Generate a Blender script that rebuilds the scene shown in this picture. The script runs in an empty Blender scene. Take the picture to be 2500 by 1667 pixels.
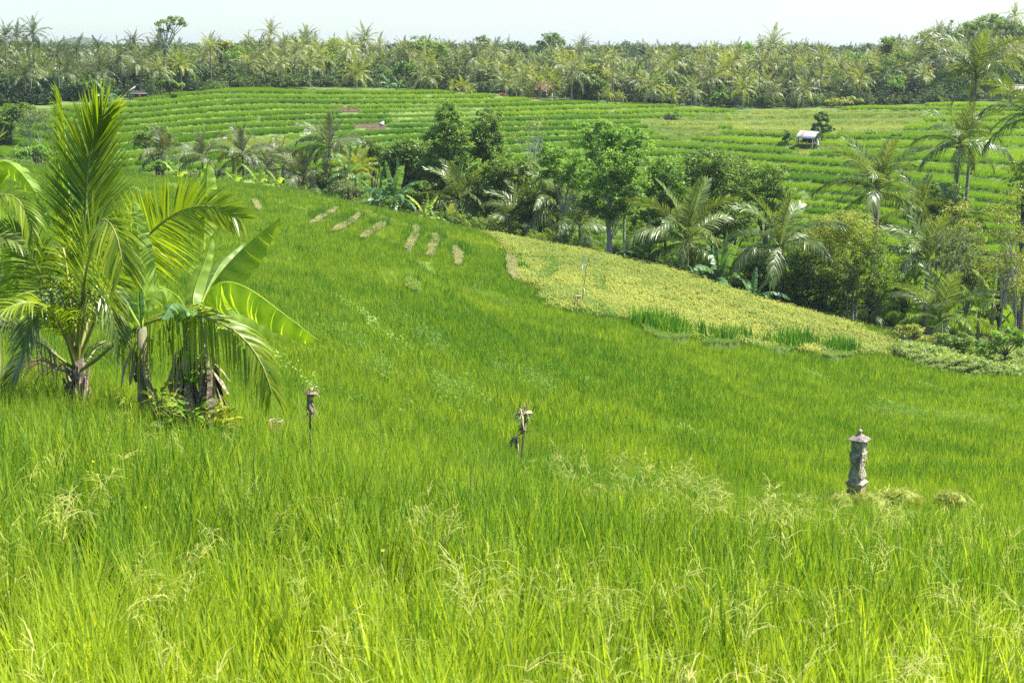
import bpy, math, random
import numpy as np
from mathutils import Vector, Matrix

random.seed(7)
rng = np.random.default_rng(7)
R = math.radians
scn = bpy.context.scene
COL = scn.collection

# ------------------------------------------------------------------ camera
F = 3472.0                      # focal length in pixels of the 2500 px wide photograph
PITCH = 11.8
CP, SP = math.cos(R(PITCH)), math.sin(R(PITCH))
cam_d = bpy.data.cameras.new('camera')
cam = bpy.data.objects.new('camera', cam_d)
COL.objects.link(cam)
cam_d.sensor_width = 36
cam_d.lens = F / 2500 * 36
cam_d.clip_start = 0.1
cam_d.clip_end = 9000
cam.location = (0, 0, 0)
cam.rotation_euler = (R(90 - PITCH), 0, 0)
cam_d.dof.use_dof = True
cam_d.dof.focus_distance = 45
cam_d.dof.aperture_fstop = 8
scn.camera = cam

# ------------------------------------------------------------------ sky, sun, exposure
SUN_EL, SUN_AZ = 58.0, 80.0      # azimuth from +Y towards +X
w = bpy.data.worlds.new('World')
scn.world = w
w.use_nodes = True
nt = w.node_tree
sky = nt.nodes.new('ShaderNodeTexSky')
sky.sky_type = 'NISHITA'
sky.sun_disc = False
sky.sun_elevation = R(SUN_EL)
sky.sun_rotation = R(SUN_AZ)
sky.altitude = 0
sky.air_density = 1.0
sky.dust_density = 0.5
sky.ozone_density = 2.0
bg = nt.nodes['Background']
bg.inputs['Strength'].default_value = 0.082
tint_ = nt.nodes.new('ShaderNodeMix'); tint_.data_type = 'RGBA'; tint_.blend_type = 'MULTIPLY'; tint_.inputs[0].default_value = 1
tint_.inputs[7].default_value = (.80, .93, 1.09, 1)
nt.links.new(sky.outputs[0], tint_.inputs[6])
nt.links.new(tint_.outputs[2], bg.inputs['Color'])

sun_d = bpy.data.lights.new('sun', 'SUN')
sun_d.energy = 5.0
sun_d.angle = R(0.6)
sun_d.color = (1.0, 0.965, 0.9)
sun = bpy.data.objects.new('sun', sun_d)
COL.objects.link(sun)
sv = Vector((math.sin(R(SUN_AZ)) * math.cos(R(SUN_EL)), math.cos(R(SUN_AZ)) * math.cos(R(SUN_EL)), math.sin(R(SUN_EL))))
sun.rotation_euler = (-sv).to_track_quat('-Z', 'Y').to_euler()
sun.location = sv * 100

scn.view_settings.view_transform = 'Standard'
scn.view_settings.look = 'None'
scn.view_settings.gamma = 1.0
scn.view_settings.use_curve_mapping = False
scn.view_settings.exposure = 1.36
scn.cycles.max_bounces = 6
scn.cycles.diffuse_bounces = 3
scn.cycles.glossy_bounces = 2
scn.cycles.transmission_bounces = 4
scn.cycles.transparent_max_bounces = 6
scn.cycles.volume_bounces = 0
scn.cycles.use_adaptive_sampling = True
scn.cycles.adaptive_threshold = 0.01
scn.cycles.use_denoising = False

# ------------------------------------------------------------------ layout helpers
def vz(py):
    b = (833.5 - py) / F
    return (-SP + b * CP) / (CP + b * SP)

def W(px, py, Y):
    """world point at depth Y seen at photograph pixel px, py"""
    b = (833.5 - py) / F
    k = Y / (CP + b * SP)
    return np.array([(px - 1250) / F * k, Y, (-SP + b * CP) * k])

def proj(X, Y, Z):
    """world -> photograph pixels (vectorised)"""
    d = Y * CP - Z * SP
    return 1250 + F * X / d, 833.5 - F * (Y * SP + Z * CP) / d

def pip(px, py, poly):
    n = len(poly)
    ins = np.zeros(np.shape(px), bool)
    j = n - 1
    for i in range(n):
        xi, yi = poly[i]; xj, yj = poly[j]
        if yi != yj:
            c = ((yi > py) != (yj > py)) & (px < (xj - xi) * (py - yi) / (yj - yi) + xi)
            ins ^= c
        j = i
    return ins

_nz = [(rng.uniform(0, 6.28), rng.uniform(0, 6.28), rng.uniform(.55, 1.6), rng.uniform(0, 6.28)) for _ in range(14)]
def noise(x, y, s):
    """smooth pseudo random field about -1..1, feature size s"""
    x = x / s * 2.2; y = y / s * 2.2
    o = 0
    for a, ph, f, a2 in _nz:
        o = o + np.sin((x * math.cos(a) + y * math.sin(a)) * f + ph + 1.3 * np.sin((x * math.cos(a2) + y * math.sin(a2)) * .7 + ph))
    return o / 4.2

# ------------------------------------------------------------------ terrain (canopy surface profile: distance, photo row)
cols = [
 (0,    [(4,2150),(6.5,1667),(9,1390),(12,1190),(16,1005),(22,915),(30,840),(45,690),(65,600),(90,510),(120,440),(150,395),(165,385)]),
 (300,  [(4,2150),(6.5,1667),(9,1400),(12,1215),(16,1035),(22,935),(30,880),(45,730),(65,620),(90,530),(120,465),(145,425),(155,420)]),
 (700,  [(4,2150),(6.5,1667),(9,1420),(12,1240),(16,1095),(22,1015),(30,940),(45,780),(65,650),(90,565),(120,500),(140,455),(150,447)]),
 (1000, [(4,2150),(6.5,1667),(9,1430),(12,1260),(16,1140),(22,1095),(30,1000),(45,830),(65,710),(90,615),(120,550),(130,525),(138,518)]),
 (1300, [(4,2150),(6.5,1667),(9,1440),(12,1280),(16,1165),(22,1125),(30,1080),(45,910),(65,775),(90,685),(110,620),(122,588),(130,582)]),
 (1700, [(4,2150),(6.5,1667),(9,1450),(12,1300),(16,1215),(22,1185),(30,1150),(45,1010),(65,870),(90,765),(105,700),(116,668),(122,662)]),
 (1900, [(4,2150),(6.5,1667),(9,1460),(12,1320),(16,1245),(22,1220),(30,1190),(45,1065),(65,935),(90,835),(102,775),(110,752),(115,748)]),
 (2200, [(4,2150),(6.5,1667),(9,1470),(12,1335),(16,1262),(22,1244),(30,1215),(45,1100),(65,985),(85,905),(100,850),(108,822),(112,815)]),
 (2500, [(4,2150),(6.5,1667),(9,1480),(12,1350),(16,1278),(22,1252),(30,1225),(45,1110),(65,1000),(85,925),(100,880),(108,862),(112,858)]),
]
far = {0:[(185,395),(215,330),(248,262)], 300:[(185,392),(215,325),(252,236)], 700:[(190,415),(230,310),(280,213)],
 1000:[(190,430),(235,320),(285,214)], 1300:[(190,450),(235,345),(287,238)], 1700:[(190,470),(235,360),(288,260)],
 1900:[(190,480),(235,352),(290,264)], 2200:[(185,480),(235,350),(292,255)], 2500:[(180,470),(235,350),(292,243)]}
back = {0:(420,190),300:(420,180),700:(420,168),1000:(420,165),1300:(420,172),1700:(420,182),1900:(420,180),2200:(420,160),2500:(420,130)}
LY = np.linspace(math.log(2.0), math.log(3600), 1400)
_tab = []
for px, pts in cols:
    Ys = [p[0] for p in pts]; Zs = [vz(p[1]) * p[0] for p in pts]
    Yr, zr = Ys[-1], Zs[-1]
    f = far[px]
    yf, zf = f[0][0], vz(f[0][1]) * f[0][0]
    dip = 2.0 if px < 1900 else 3.0
    if px >= 2200: dip = 0.4
    Ys.append(Yr + 6); Zs.append(zr - dip * .6)
    if px >= 2200:
        ym = (Yr + yf) / 2; Ys.append(ym); Zs.append((zr + zf) / 2 - 1.5)
    else:
        for t in (.45, .75):
            ym = Yr + (yf - Yr) * t; Ys.append(ym); Zs.append(min(zr, zf) - 4.5 - (3 if px > 800 else 0))
    for yy, py in f: Ys.append(yy); Zs.append(vz(py) * yy)
    yb, pb = back[px]
    Ys.append(f[-1][0] + 14); Zs.append(Zs[-1] - .1)
    Ys.append(yb); Zs.append(vz(pb) * yb)
    Ys += [560, 800, 1200, 3600]; Zs += [-17, -24, -26, -26]
    Ys = [2.0] + Ys; Zs = [-2.75] + Zs
    t = np.array(LY)
    z = np.interp(np.exp(t), Ys, Zs)
    _tab.append(z)
_tab = np.array(_tab)
k = np.exp(-0.5 * (np.arange(-9, 10) / 3.2) ** 2); k /= k.sum()
_tab = np.array([np.convolve(np.pad(r, 9, mode='edge'), k, 'valid') for r in _tab])
PXC = np.array([c[0] for c in cols], float)
PXG = np.arange(-200, 2701, 25.0)
TAB = np.array([[0.0] * len(LY)] * len(PXG))
for j in range(len(LY)): TAB[:, j] = np.interp(PXG, PXC, _tab[:, j])
k2 = np.exp(-0.5 * (np.arange(-8, 9) / 4.0) ** 2); k2 /= k2.sum()
TAB = np.apply_along_axis(lambda c: np.convolve(np.pad(c, 8, mode='edge'), k2, 'valid'), 0, TAB)

def base_h(X, Y):
    """smooth canopy height"""
    X = np.asarray(X, float); Y = np.maximum(np.asarray(Y, float), 2.0)
    u = X / Y
    px = 1250 + u * F * 0.99
    lj = np.clip((np.log(Y) - LY[0]) / (LY[1] - LY[0]), 0, len(LY) - 1.001)
    j = lj.astype(int); fj = lj - j
    z = None
    for _ in range(3):
        li = np.clip((px - PXG[0]) / 25.0, 0, len(PXG) - 1.001)
        i = li.astype(int); fi = li - i
        z = (TAB[i, j] * (1 - fi) * (1 - fj) + TAB[i + 1, j] * fi * (1 - fj) + TAB[i, j + 1] * (1 - fi) * fj + TAB[i + 1, j + 1] * fi * fj)
        px = proj(X, Y, z)[0]
    w_ = (X * 1.05 + .42 * Y + 5 * np.sin(Y / 23.0) + 3 * np.sin(X / 9.0 + Y / 31.0)) / 7.5
    fr = w_ - np.floor(w_)
    k_ = np.clip((Y - 22) / 15, 0, 1) * np.clip((135 - Y) / 25, 0, 1)
    return z + k_ * .42 * (fr - np.clip((fr - .86) / .14, 0, 1) * 1.0 - .4)

STEP = 0.66
def terrace(h, X, Y):
    """quantise the far slope; returns ground height, fraction inside the tread, index"""
    hh = h + 0.36 * noise(X, Y * .6, 40) + .07 * noise(X + 50, Y, 14) + .5 * np.exp(-((X + 62 + (Y - 220) * .1) / 9.0) ** 2) + X * .006
    q = hh / STEP
    kk = np.floor(q); f = q - kk
    rise = np.clip(f / .12, 0, 1)
    g = (kk - 1 + rise + .02 * f) * STEP - (hh - h)
    return g, f, kk

def R5(x, y): return (700 + x / 2.767, 400 + y / 2.767)
def R6(x, y): return (1450 + x / 2.24, 380 + y / 2.24)
def P5(*a): return [R5(a[i], a[i + 1]) for i in range(0, len(a), 2)]
def P6(*a): return [R6(a[i], a[i + 1]) for i in range(0, len(a), 2)]
def strip5(w_, *a):
    q = [R5(a[i], a[i + 1]) for i in range(0, len(a), 2)]
    out1, out2 = [], []
    n = len(q)
    d = [0] + list(np.cumsum([math.hypot(q[i + 1][0] - q[i][0], q[i + 1][1] - q[i][1]) for i in range(n - 1)]))
    for t in np.linspace(0, d[-1], 14):
        x = np.interp(t, d, [p[0] for p in q]); y = np.interp(t, d, [p[1] for p in q])
        x2 = np.interp(min(t + 3, d[-1]), d, [p[0] for p in q]) - np.interp(max(t - 3, 0), d, [p[0] for p in q])
        y2 = np.interp(min(t + 3, d[-1]), d, [p[1] for p in q]) - np.interp(max(t - 3, 0), d, [p[1] for p in q])
        l_ = math.hypot(x2, y2) + 1e-6; k_ = w_ * .72 / 5.534 * (math.sin(math.pi * min(1, max(0, (t / d[-1]) * .92 + .04))) ** .6)
        out1.append((x - y2 / l_ * k_, y + x2 / l_ * k_)); out2.append((x + y2 / l_ * k_, y - x2 / l_ * k_))
    return out1 + out2[::-1]
STRAW = [strip5(26, -225, 240, -200, 270, -185, 315), strip5(20, 170, 400, 235, 360, 300, 325, 338, 296), strip5(30, 322, 448, 380, 418, 440, 382, 494, 338),
 strip5(38, 515, 496, 560, 460, 622, 428, 660, 398, 640, 372), strip5(44, 818, 575, 845, 515, 885, 465, 872, 420), strip5(42, 962, 620, 982, 560, 1014, 512, 1000, 476),
 strip5(46, 1160, 678, 1162, 612, 1136, 562), strip5(60, 1545, 772, 1524, 690, 1504, 612)]
PALE = [P5(820,770,850,785,890,810,892,855,860,850,825,830), P5(1705,740,1750,650,1800,635,1840,690,1820,730,1760,770,1715,790),
 P5(2080,720,2110,740,2170,860,2140,880,2090,790),
 P6(270,915,310,925,360,968,440,985,520,975,520,990,450,1000,370,995,290,960), P6(610,1008,700,1012,770,992,790,1018,700,1028,610,1026),
 P6(945,1044,1050,1046,1100,1030,1150,1040,1050,1064,950,1062), P6(1230,1082,1320,1076,1350,1060,1400,1068,1410,1092,1300,1098)]
RIPE = P5(1330,430,1420,515,1500,600,1560,690,1560,760,1700,800,1760,900,1800,965,2050,985,2100,1010) + \
 P6(200,885,290,925,360,960,470,968,600,1000,720,1000,800,1020,950,1045,1060,1045,1230,1080,1350,1060,1640,1090,1665,985,1450,925,1250,840,1000,770,600,630,0,480)

def in_any(px, py, polys):
    m = np.zeros(np.shape(px), bool)
    for p in polys: m |= pip(px, py, p)
    return m

def ground(X, Y):
    """ground height everywhere (vectorised)"""
    X = np.asarray(X, float); Y = np.asarray(Y, float)
    h = base_h(X, Y)
    near = h - .58
    px, py = proj(X, Y, h)
    onhill = (Y > 38) & (Y < 170)
    berm = in_any(px, py, STRAW + PALE) & onhill
    near = near + .64 * berm
    g, f, kk = terrace(h, X, Y)
    Yt = np.interp(px, [1300, 1700, 2000, 2180], [178, 138, 138, 119])
    t = np.clip((Y - Yt) / 10, 0, 1)
    far_h = g
    t2 = np.clip((Y - 286) / 12, 0, 1)
    out = near * (1 - t) + far_h * t
    return np.where(Y < Yt, near, np.where(Y < 286, out, far_h * (1 - t2) + (h - .3) * t2))

def G(X, Y): return float(ground(np.array([X]), np.array([Y]))[0])

# ------------------------------------------------------------------ materials
def mat_new(name):
    m = bpy.data.materials.new(name); m.use_nodes = True
    m.node_tree.nodes.clear()
    return m, m.node_tree

def node(nt, t, **kw):
    n = nt.nodes.new(t)
    for k_, v in kw.items(): setattr(n, k_, v)
    return n

def leaf_mat(name, dark, light, trans=.35, rough=.45, spec=.5, vary=.12, inst=False, scale=.0, tcol=None):
    """foliage: colour runs dark..light by the mesh attribute 'tint' (or the instance attribute 'tone')"""
    m, nt = mat_new(name)
    L = nt.links.new
    out = node(nt, 'ShaderNodeOutputMaterial')
    at = node(nt, 'ShaderNodeAttribute'); at.attribute_name = 'tone' if inst else 'tint'
    at.attribute_type = 'INSTANCER' if inst else 'GEOMETRY'
    fac = at.outputs['Fac']
    if inst:
        a2 = node(nt, 'ShaderNodeAttribute'); a2.attribute_name = 'tint'; a2.attribute_type = 'GEOMETRY'
        mx = node(nt, 'ShaderNodeMath', operation='MULTIPLY_ADD'); L(a2.outputs['Fac'], mx.inputs[0]); mx.inputs[1].default_value = .55
        s = node(nt, 'ShaderNodeMath', operation='SUBTRACT'); L(fac, s.inputs[0]); s.inputs[1].default_value = .27
        L(s.outputs[0], mx.inputs[2]); fac = mx.outputs[0]
    cr = node(nt, 'ShaderNodeValToRGB')
    cr.color_ramp.elements[0].color = (*dark, 1); cr.color_ramp.elements[1].color = (*light, 1)
    L(fac, cr.inputs[0])
    hs = node(nt, 'ShaderNodeHueSaturation')
    L(cr.outputs[0], hs.inputs['Color'])
    oi = node(nt, 'ShaderNodeObjectInfo')
    mr = node(nt, 'ShaderNodeMapRange'); L(oi.outputs['Random'], mr.inputs[0])
    mr.inputs[3].default_value = 1 - vary; mr.inputs[4].default_value = 1 + vary
    L(mr.outputs[0], hs.inputs['Value'])
    p = node(nt, 'ShaderNodeBsdfPrincipled')
    L(hs.outputs[0], p.inputs['Base Color'])
    p.inputs['Roughness'].default_value = rough
    p.inputs['Specular IOR Level'].default_value = spec
    tr = node(nt, 'ShaderNodeBsdfTranslucent')
    tm = node(nt, 'ShaderNodeMix', data_type='RGBA', blend_type='MULTIPLY'); tm.inputs[0].default_value = 1
    L(hs.outputs[0], tm.inputs[6]); tm.inputs[7].default_value = (*(tcol or (1.9, 1.7, .7)), 1)
    L(tm.outputs[2], tr.inputs['Color'])
    mix = node(nt, 'ShaderNodeMixShader'); mix.inputs[0].default_value = trans
    L(p.outputs[0], mix.inputs[1]); L(tr.outputs[0], mix.inputs[2])
    L(mix.outputs[0], out.inputs[0])
    return m

def solid_mat(name, c1, c2, scale=4, rough=.8, bump=.3, detail=5, stretch=(1, 1, 1), metal=0, spec=.3, c3=None):
    m, nt = mat_new(name)
    L = nt.links.new
    out = node(nt, 'ShaderNodeOutputMaterial')
    tc = node(nt, 'ShaderNodeTexCoord'); mp = node(nt, 'ShaderNodeMapping')
    mp.inputs['Scale'].default_value = stretch
    L(tc.outputs['Object'], mp.inputs[0])
    n = node(nt, 'ShaderNodeTexNoise'); n.inputs['Scale'].default_value = scale; n.inputs['Detail'].default_value = detail
    n.inputs['Roughness'].default_value = .65
    L(mp.outputs[0], n.inputs['Vector'])
    cr = node(nt, 'ShaderNodeValToRGB')
    e = cr.color_ramp.elements
    e[0].position = .36; e[1].position = .64
    e[0].color = (*c1, 1); e[1].color = (*c2, 1)
    if c3:
        x = e.new(.78); x.color = (*c3, 1)
    L(n.outputs['Fac'], cr.inputs[0])
    p = node(nt, 'ShaderNodeBsdfPrincipled')
    L(cr.outputs[0], p.inputs['Base Color'])
    p.inputs['Roughness'].default_value = rough; p.inputs['Metallic'].default_value = metal
    p.inputs['Specular IOR Level'].default_value = spec
    b = node(nt, 'ShaderNodeBump'); b.inputs['Strength'].default_value = bump; b.inputs['Distance'].default_value = .03
    L(n.outputs['Fac'], b.inputs['Height']); L(b.outputs[0], p.inputs['Normal'])
    L(p.outputs[0], out.inputs[0])
    return m

M = {}
M['rice'] = leaf_mat('rice_leaf', (.042, .155, .011), (.36, .455, .038), trans=.46, rough=.5, spec=.35, inst=True, vary=.15)
M['rice_far'] = leaf_mat('far_rice_leaf', (.045, .17, .010), (.36, .50, .028), trans=.48, rough=.6, spec=.25, inst=True, vary=.12)
M['ripe'] = leaf_mat('ripe_rice', (.088, .18, .02), (.41, .42, .078), trans=.35, rough=.6, spec=.3, inst=True, tcol=(1.5, 1.4, .8))
M['straw'] = leaf_mat('cut_straw', (.24, .24, .08), (.56, .53, .22), trans=.2, rough=.7, spec=.2, inst=True, tcol=(1.2, 1.15, .8))
M['weed'] = leaf_mat('pale_weed', (.09, .21, .02), (.30, .38, .07), trans=.4, rough=.55, spec=.3, inst=True, tcol=(1.4, 1.4, .8))
M['bundweed'] = leaf_mat('bund_weed', (.13, .27, .03), (.36, .46, .09), trans=.4, rough=.55, spec=.3, inst=True, tcol=(1.4, 1.4, .8))
M['dry'] = leaf_mat('dry_terrace_grass', (.20, .29, .035), (.54, .54, .14), trans=.35, rough=.6, spec=.2, inst=True, tcol=(1.3, 1.25, .8))
M['panicle'] = leaf_mat('grass_seed_head', (.20, .28, .04), (.48, .46, .13), trans=.3, rough=.6, spec=.2, inst=True, tcol=(1.3, 1.2, .8))
M['frond'] = leaf_mat('coconut_frond', (.026, .075, .014), (.25, .32, .07), trans=.3, rough=.38, spec=.5)
M['frond_dark'] = leaf_mat('dull_coconut_frond', (.035, .07, .02), (.22, .23, .09), trans=.25, rough=.42, spec=.4)
M['frond_yellow'] = leaf_mat('yellowing_coconut_frond', (.10, .17, .015), (.34, .37, .05), trans=.38, rough=.4, spec=.4)
M['frond_hero'] = leaf_mat('young_coconut_frond', (.03, .12, .008), (.30, .36, .02), trans=.45, rough=.38, spec=.35, tcol=(2.0, 1.9, .4))
M['frond_dead'] = leaf_mat('dead_frond', (.10, .065, .03), (.33, .24, .13), trans=.2, rough=.7, spec=.2, tcol=(1.2, 1, .8))
M['frond_forest'] = leaf_mat('distant_frond', (.035, .06, .022), (.36, .41, .12), trans=.35, rough=.42, spec=.5, vary=.3)
M['frond_forest_dark'] = leaf_mat('dark_distant_frond', (.02, .04, .018), (.15, .20, .05), trans=.28, rough=.42, spec=.45, vary=.25)
M['banana'] = leaf_mat('banana_leaf', (.10, .22, .015), (.40, .52, .09), trans=.5, rough=.42, spec=.4, tcol=(1.9, 1.7, .4))
M['banana_blue'] = leaf_mat('blue_green_banana_leaf', (.04, .12, .03), (.16, .29, .09), trans=.35, rough=.42, spec=.4)
M['rachis'] = solid_mat('leaf_rib', (.22, .24, .05), (.34, .32, .10), 6, .5, .1)
M['leaf_a'] = leaf_mat('mid_green_leaf', (.04, .11, .012), (.24, .34, .045), trans=.38, rough=.5, spec=.3)
M['leaf_b'] = leaf_mat('bright_green_leaf', (.05, .15, .014), (.25, .40, .05), trans=.42, rough=.48, spec=.35)
M['leaf_d'] = leaf_mat('dark_green_leaf', (.035, .10, .012), (.22, .32, .045), trans=.3, rough=.5, spec=.3)
M['leaf_y'] = leaf_mat('yellow_green_leaf', (.10, .15, .02), (.34, .38, .06), trans=.4, rough=.45, spec=.35)
M['leaf_g'] = leaf_mat('grey_green_leaf', (.05, .09, .025), (.22, .28, .10), trans=.35, rough=.55, spec=.35)
M['leaf_red'] = leaf_mat('red_flower', (.25, .03, .01), (.45, .07, .02), trans=.3, rough=.5)
M['leaf_yflower'] = leaf_mat('yellow_flower', (.8, .6, .01), (.9, .75, .05), trans=.3, rough=.5)
M['leaf_croton'] = leaf_mat('yellow_croton_leaf', (.12, .25, .02), (.75, .65, .05), trans=.35, rough=.35, tcol=(1.2, 1.2, .5))
M['bark_palm'] = solid_mat('palm_bark', (.13, .11, .085), (.26, .23, .19), 8, .9, .6, stretch=(1, 1, 3))
M['bark_dark'] = solid_mat('dark_bark', (.045, .037, .027), (.12, .10, .075), 6, .9, .6)
M['bark_pale'] = solid_mat('pale_bark', (.26, .24, .20), (.48, .45, .40), 5, .8, .4)
M['coconut'] = solid_mat('coconut_husk', (.45, .16, .03), (.30, .22, .04), 5, .5, .1)
M['nut_dark'] = solid_mat('dry_husk', (.10, .05, .02), (.22, .12, .05), 7, .8, .3)
M['pseudostem'] = solid_mat('banana_stem', (.10, .10, .05), (.30, .26, .14), 5, .6, .3, stretch=(3, 3, .6))
M['dead_leaf'] = solid_mat('dead_banana_leaf', (.13, .09, .055), (.42, .33, .24), 9, .85, .4, stretch=(1, 1, 3))
M['stone'] = solid_mat('weathered_stone', (.20, .17, .11), (.56, .51, .39), 9, .95, .8, detail=8, c3=(.64, .62, .55))
M['stone_roof'] = solid_mat('brown_grey_roof_stone', (.13, .11, .09), (.34, .29, .25), 14, .95, .8, detail=8)
M['stone_brown'] = solid_mat('mossy_base_stone', (.18, .16, .07), (.46, .36, .20), 12, .95, .9, detail=8)
M['stone_dark'] = solid_mat('dark_stone', (.06, .055, .05), (.20, .19, .17), 10, .95, .6)
M['stick'] = solid_mat('bamboo_stick', (.20, .13, .06), (.42, .30, .16), 10, .7, .2, stretch=(2, 2, .5))
M['stick_dark'] = solid_mat('dark_stick', (.05, .035, .02), (.14, .10, .06), 10, .8, .3)
M['husk'] = solid_mat('dried_leaf_offering', (.14, .09, .05), (.46, .35, .24), 22, .85, .5)
M['straw_pale'] = solid_mat('bleached_palm_strip', (.26, .21, .12), (.54, .46, .31), 20, .8, .2)
M['white'] = solid_mat('white_plastic', (.70, .70, .68), (.85, .85, .82), 6, .5, .1)
M['tin'] = solid_mat('corrugated_tin', (.27, .28, .30), (.44, .45, .47), 3, .45, .1, metal=.3, spec=.6)
M['tin_red'] = solid_mat('rusty_tin', (.22, .12, .10), (.40, .27, .24), 4, .7, .2)
M['tin_grey'] = solid_mat('weathered_roof_sheet', (.26, .24, .20), (.48, .45, .38), 5, .8, .3)
M['wood'] = solid_mat('weathered_wood', (.10, .075, .05), (.28, .22, .16), 7, .85, .3, stretch=(1, 1, .3))
M['wood_pale'] = solid_mat('pale_post_wood', (.40, .36, .30), (.60, .56, .48), 7, .8, .3)
M['mat_wall'] = solid_mat('woven_bamboo_wall', (.30, .24, .13), (.50, .42, .26), 14, .8, .3)
M['dark_cloth_and_openings'] = solid_mat('dark_cloth_and_openings', (.012, .012, .014), (.04, .04, .04), 8, .9, .2)
M['red_paint'] = solid_mat('red_item', (.45, .03, .02), (.55, .06, .04), 6, .5, .1)
M['roof_red'] = solid_mat('red_tile_roof', (.12, .05, .035), (.20, .09, .065), 6, .8, .3)
M['wall_pale'] = solid_mat('pale_house_wall', (.45, .43, .38), (.60, .58, .52), 3, .9, .1)
M['wing'] = solid_mat('white_plumage', (.78, .78, .76), (.88, .88, .86), 6, .6, .05)

def ground_mat(name, c1, c2, c3, scale):
    return solid_mat(name, c1, c2, scale, .95, .5, c3=c3)
M['g_near'] = ground_mat('paddy_earth', (.035, .055, .012), (.075, .11, .02), (.16, .16, .05), .8)
M['g_far'] = ground_mat('terrace_bank', (.055, .10, .018), (.14, .20, .035), (.24, .24, .08), .35)
M['g_forest'] = ground_mat('forest_floor', (.03, .05, .014), (.07, .10, .03), (.10, .10, .05), .1)
M['mound'] = solid_mat('mossy_mound', (.18, .25, .04), (.36, .40, .10), 14, .95, .6)
M['soil'] = solid_mat('bare_red_soil', (.06, .045, .022), (.13, .09, .05), 3, .95, .5)

# ------------------------------------------------------------------ mesh helpers
def mesh_from(name, V, Q, mats, tint=None, smooth=False, matidx=None):
    """V n x 3, Q m x 4 or m x 3 (numpy)"""
    V = np.asarray(V, np.float32); Q = np.asarray(Q, np.int32)
    me = bpy.data.meshes.new(name)
    me.vertices.add(len(V)); me.vertices.foreach_set('co', V.ravel())
    m, k_ = Q.shape
    me.loops.add(m * k_); me.loops.foreach_set('vertex_index', Q.ravel())
    me.polygons.add(m)
    me.polygons.foreach_set('loop_start', np.arange(0, m * k_, k_, dtype=np.int32))
    if matidx is not None: me.polygons.foreach_set('material_index', np.asarray(matidx, np.int32))
    if tint is not None:
        a = me.attributes.new('tint', 'FLOAT', 'POINT'); a.data.foreach_set('value', np.asarray(tint, np.float32))
    if not isinstance(mats, (list, tuple)): mats = [mats]
    for mm in mats: me.materials.append(mm)
    me.update(calc_edges=True)
    if smooth: me.polygons.foreach_set('use_smooth', np.ones(m, bool))
    return me

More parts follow.
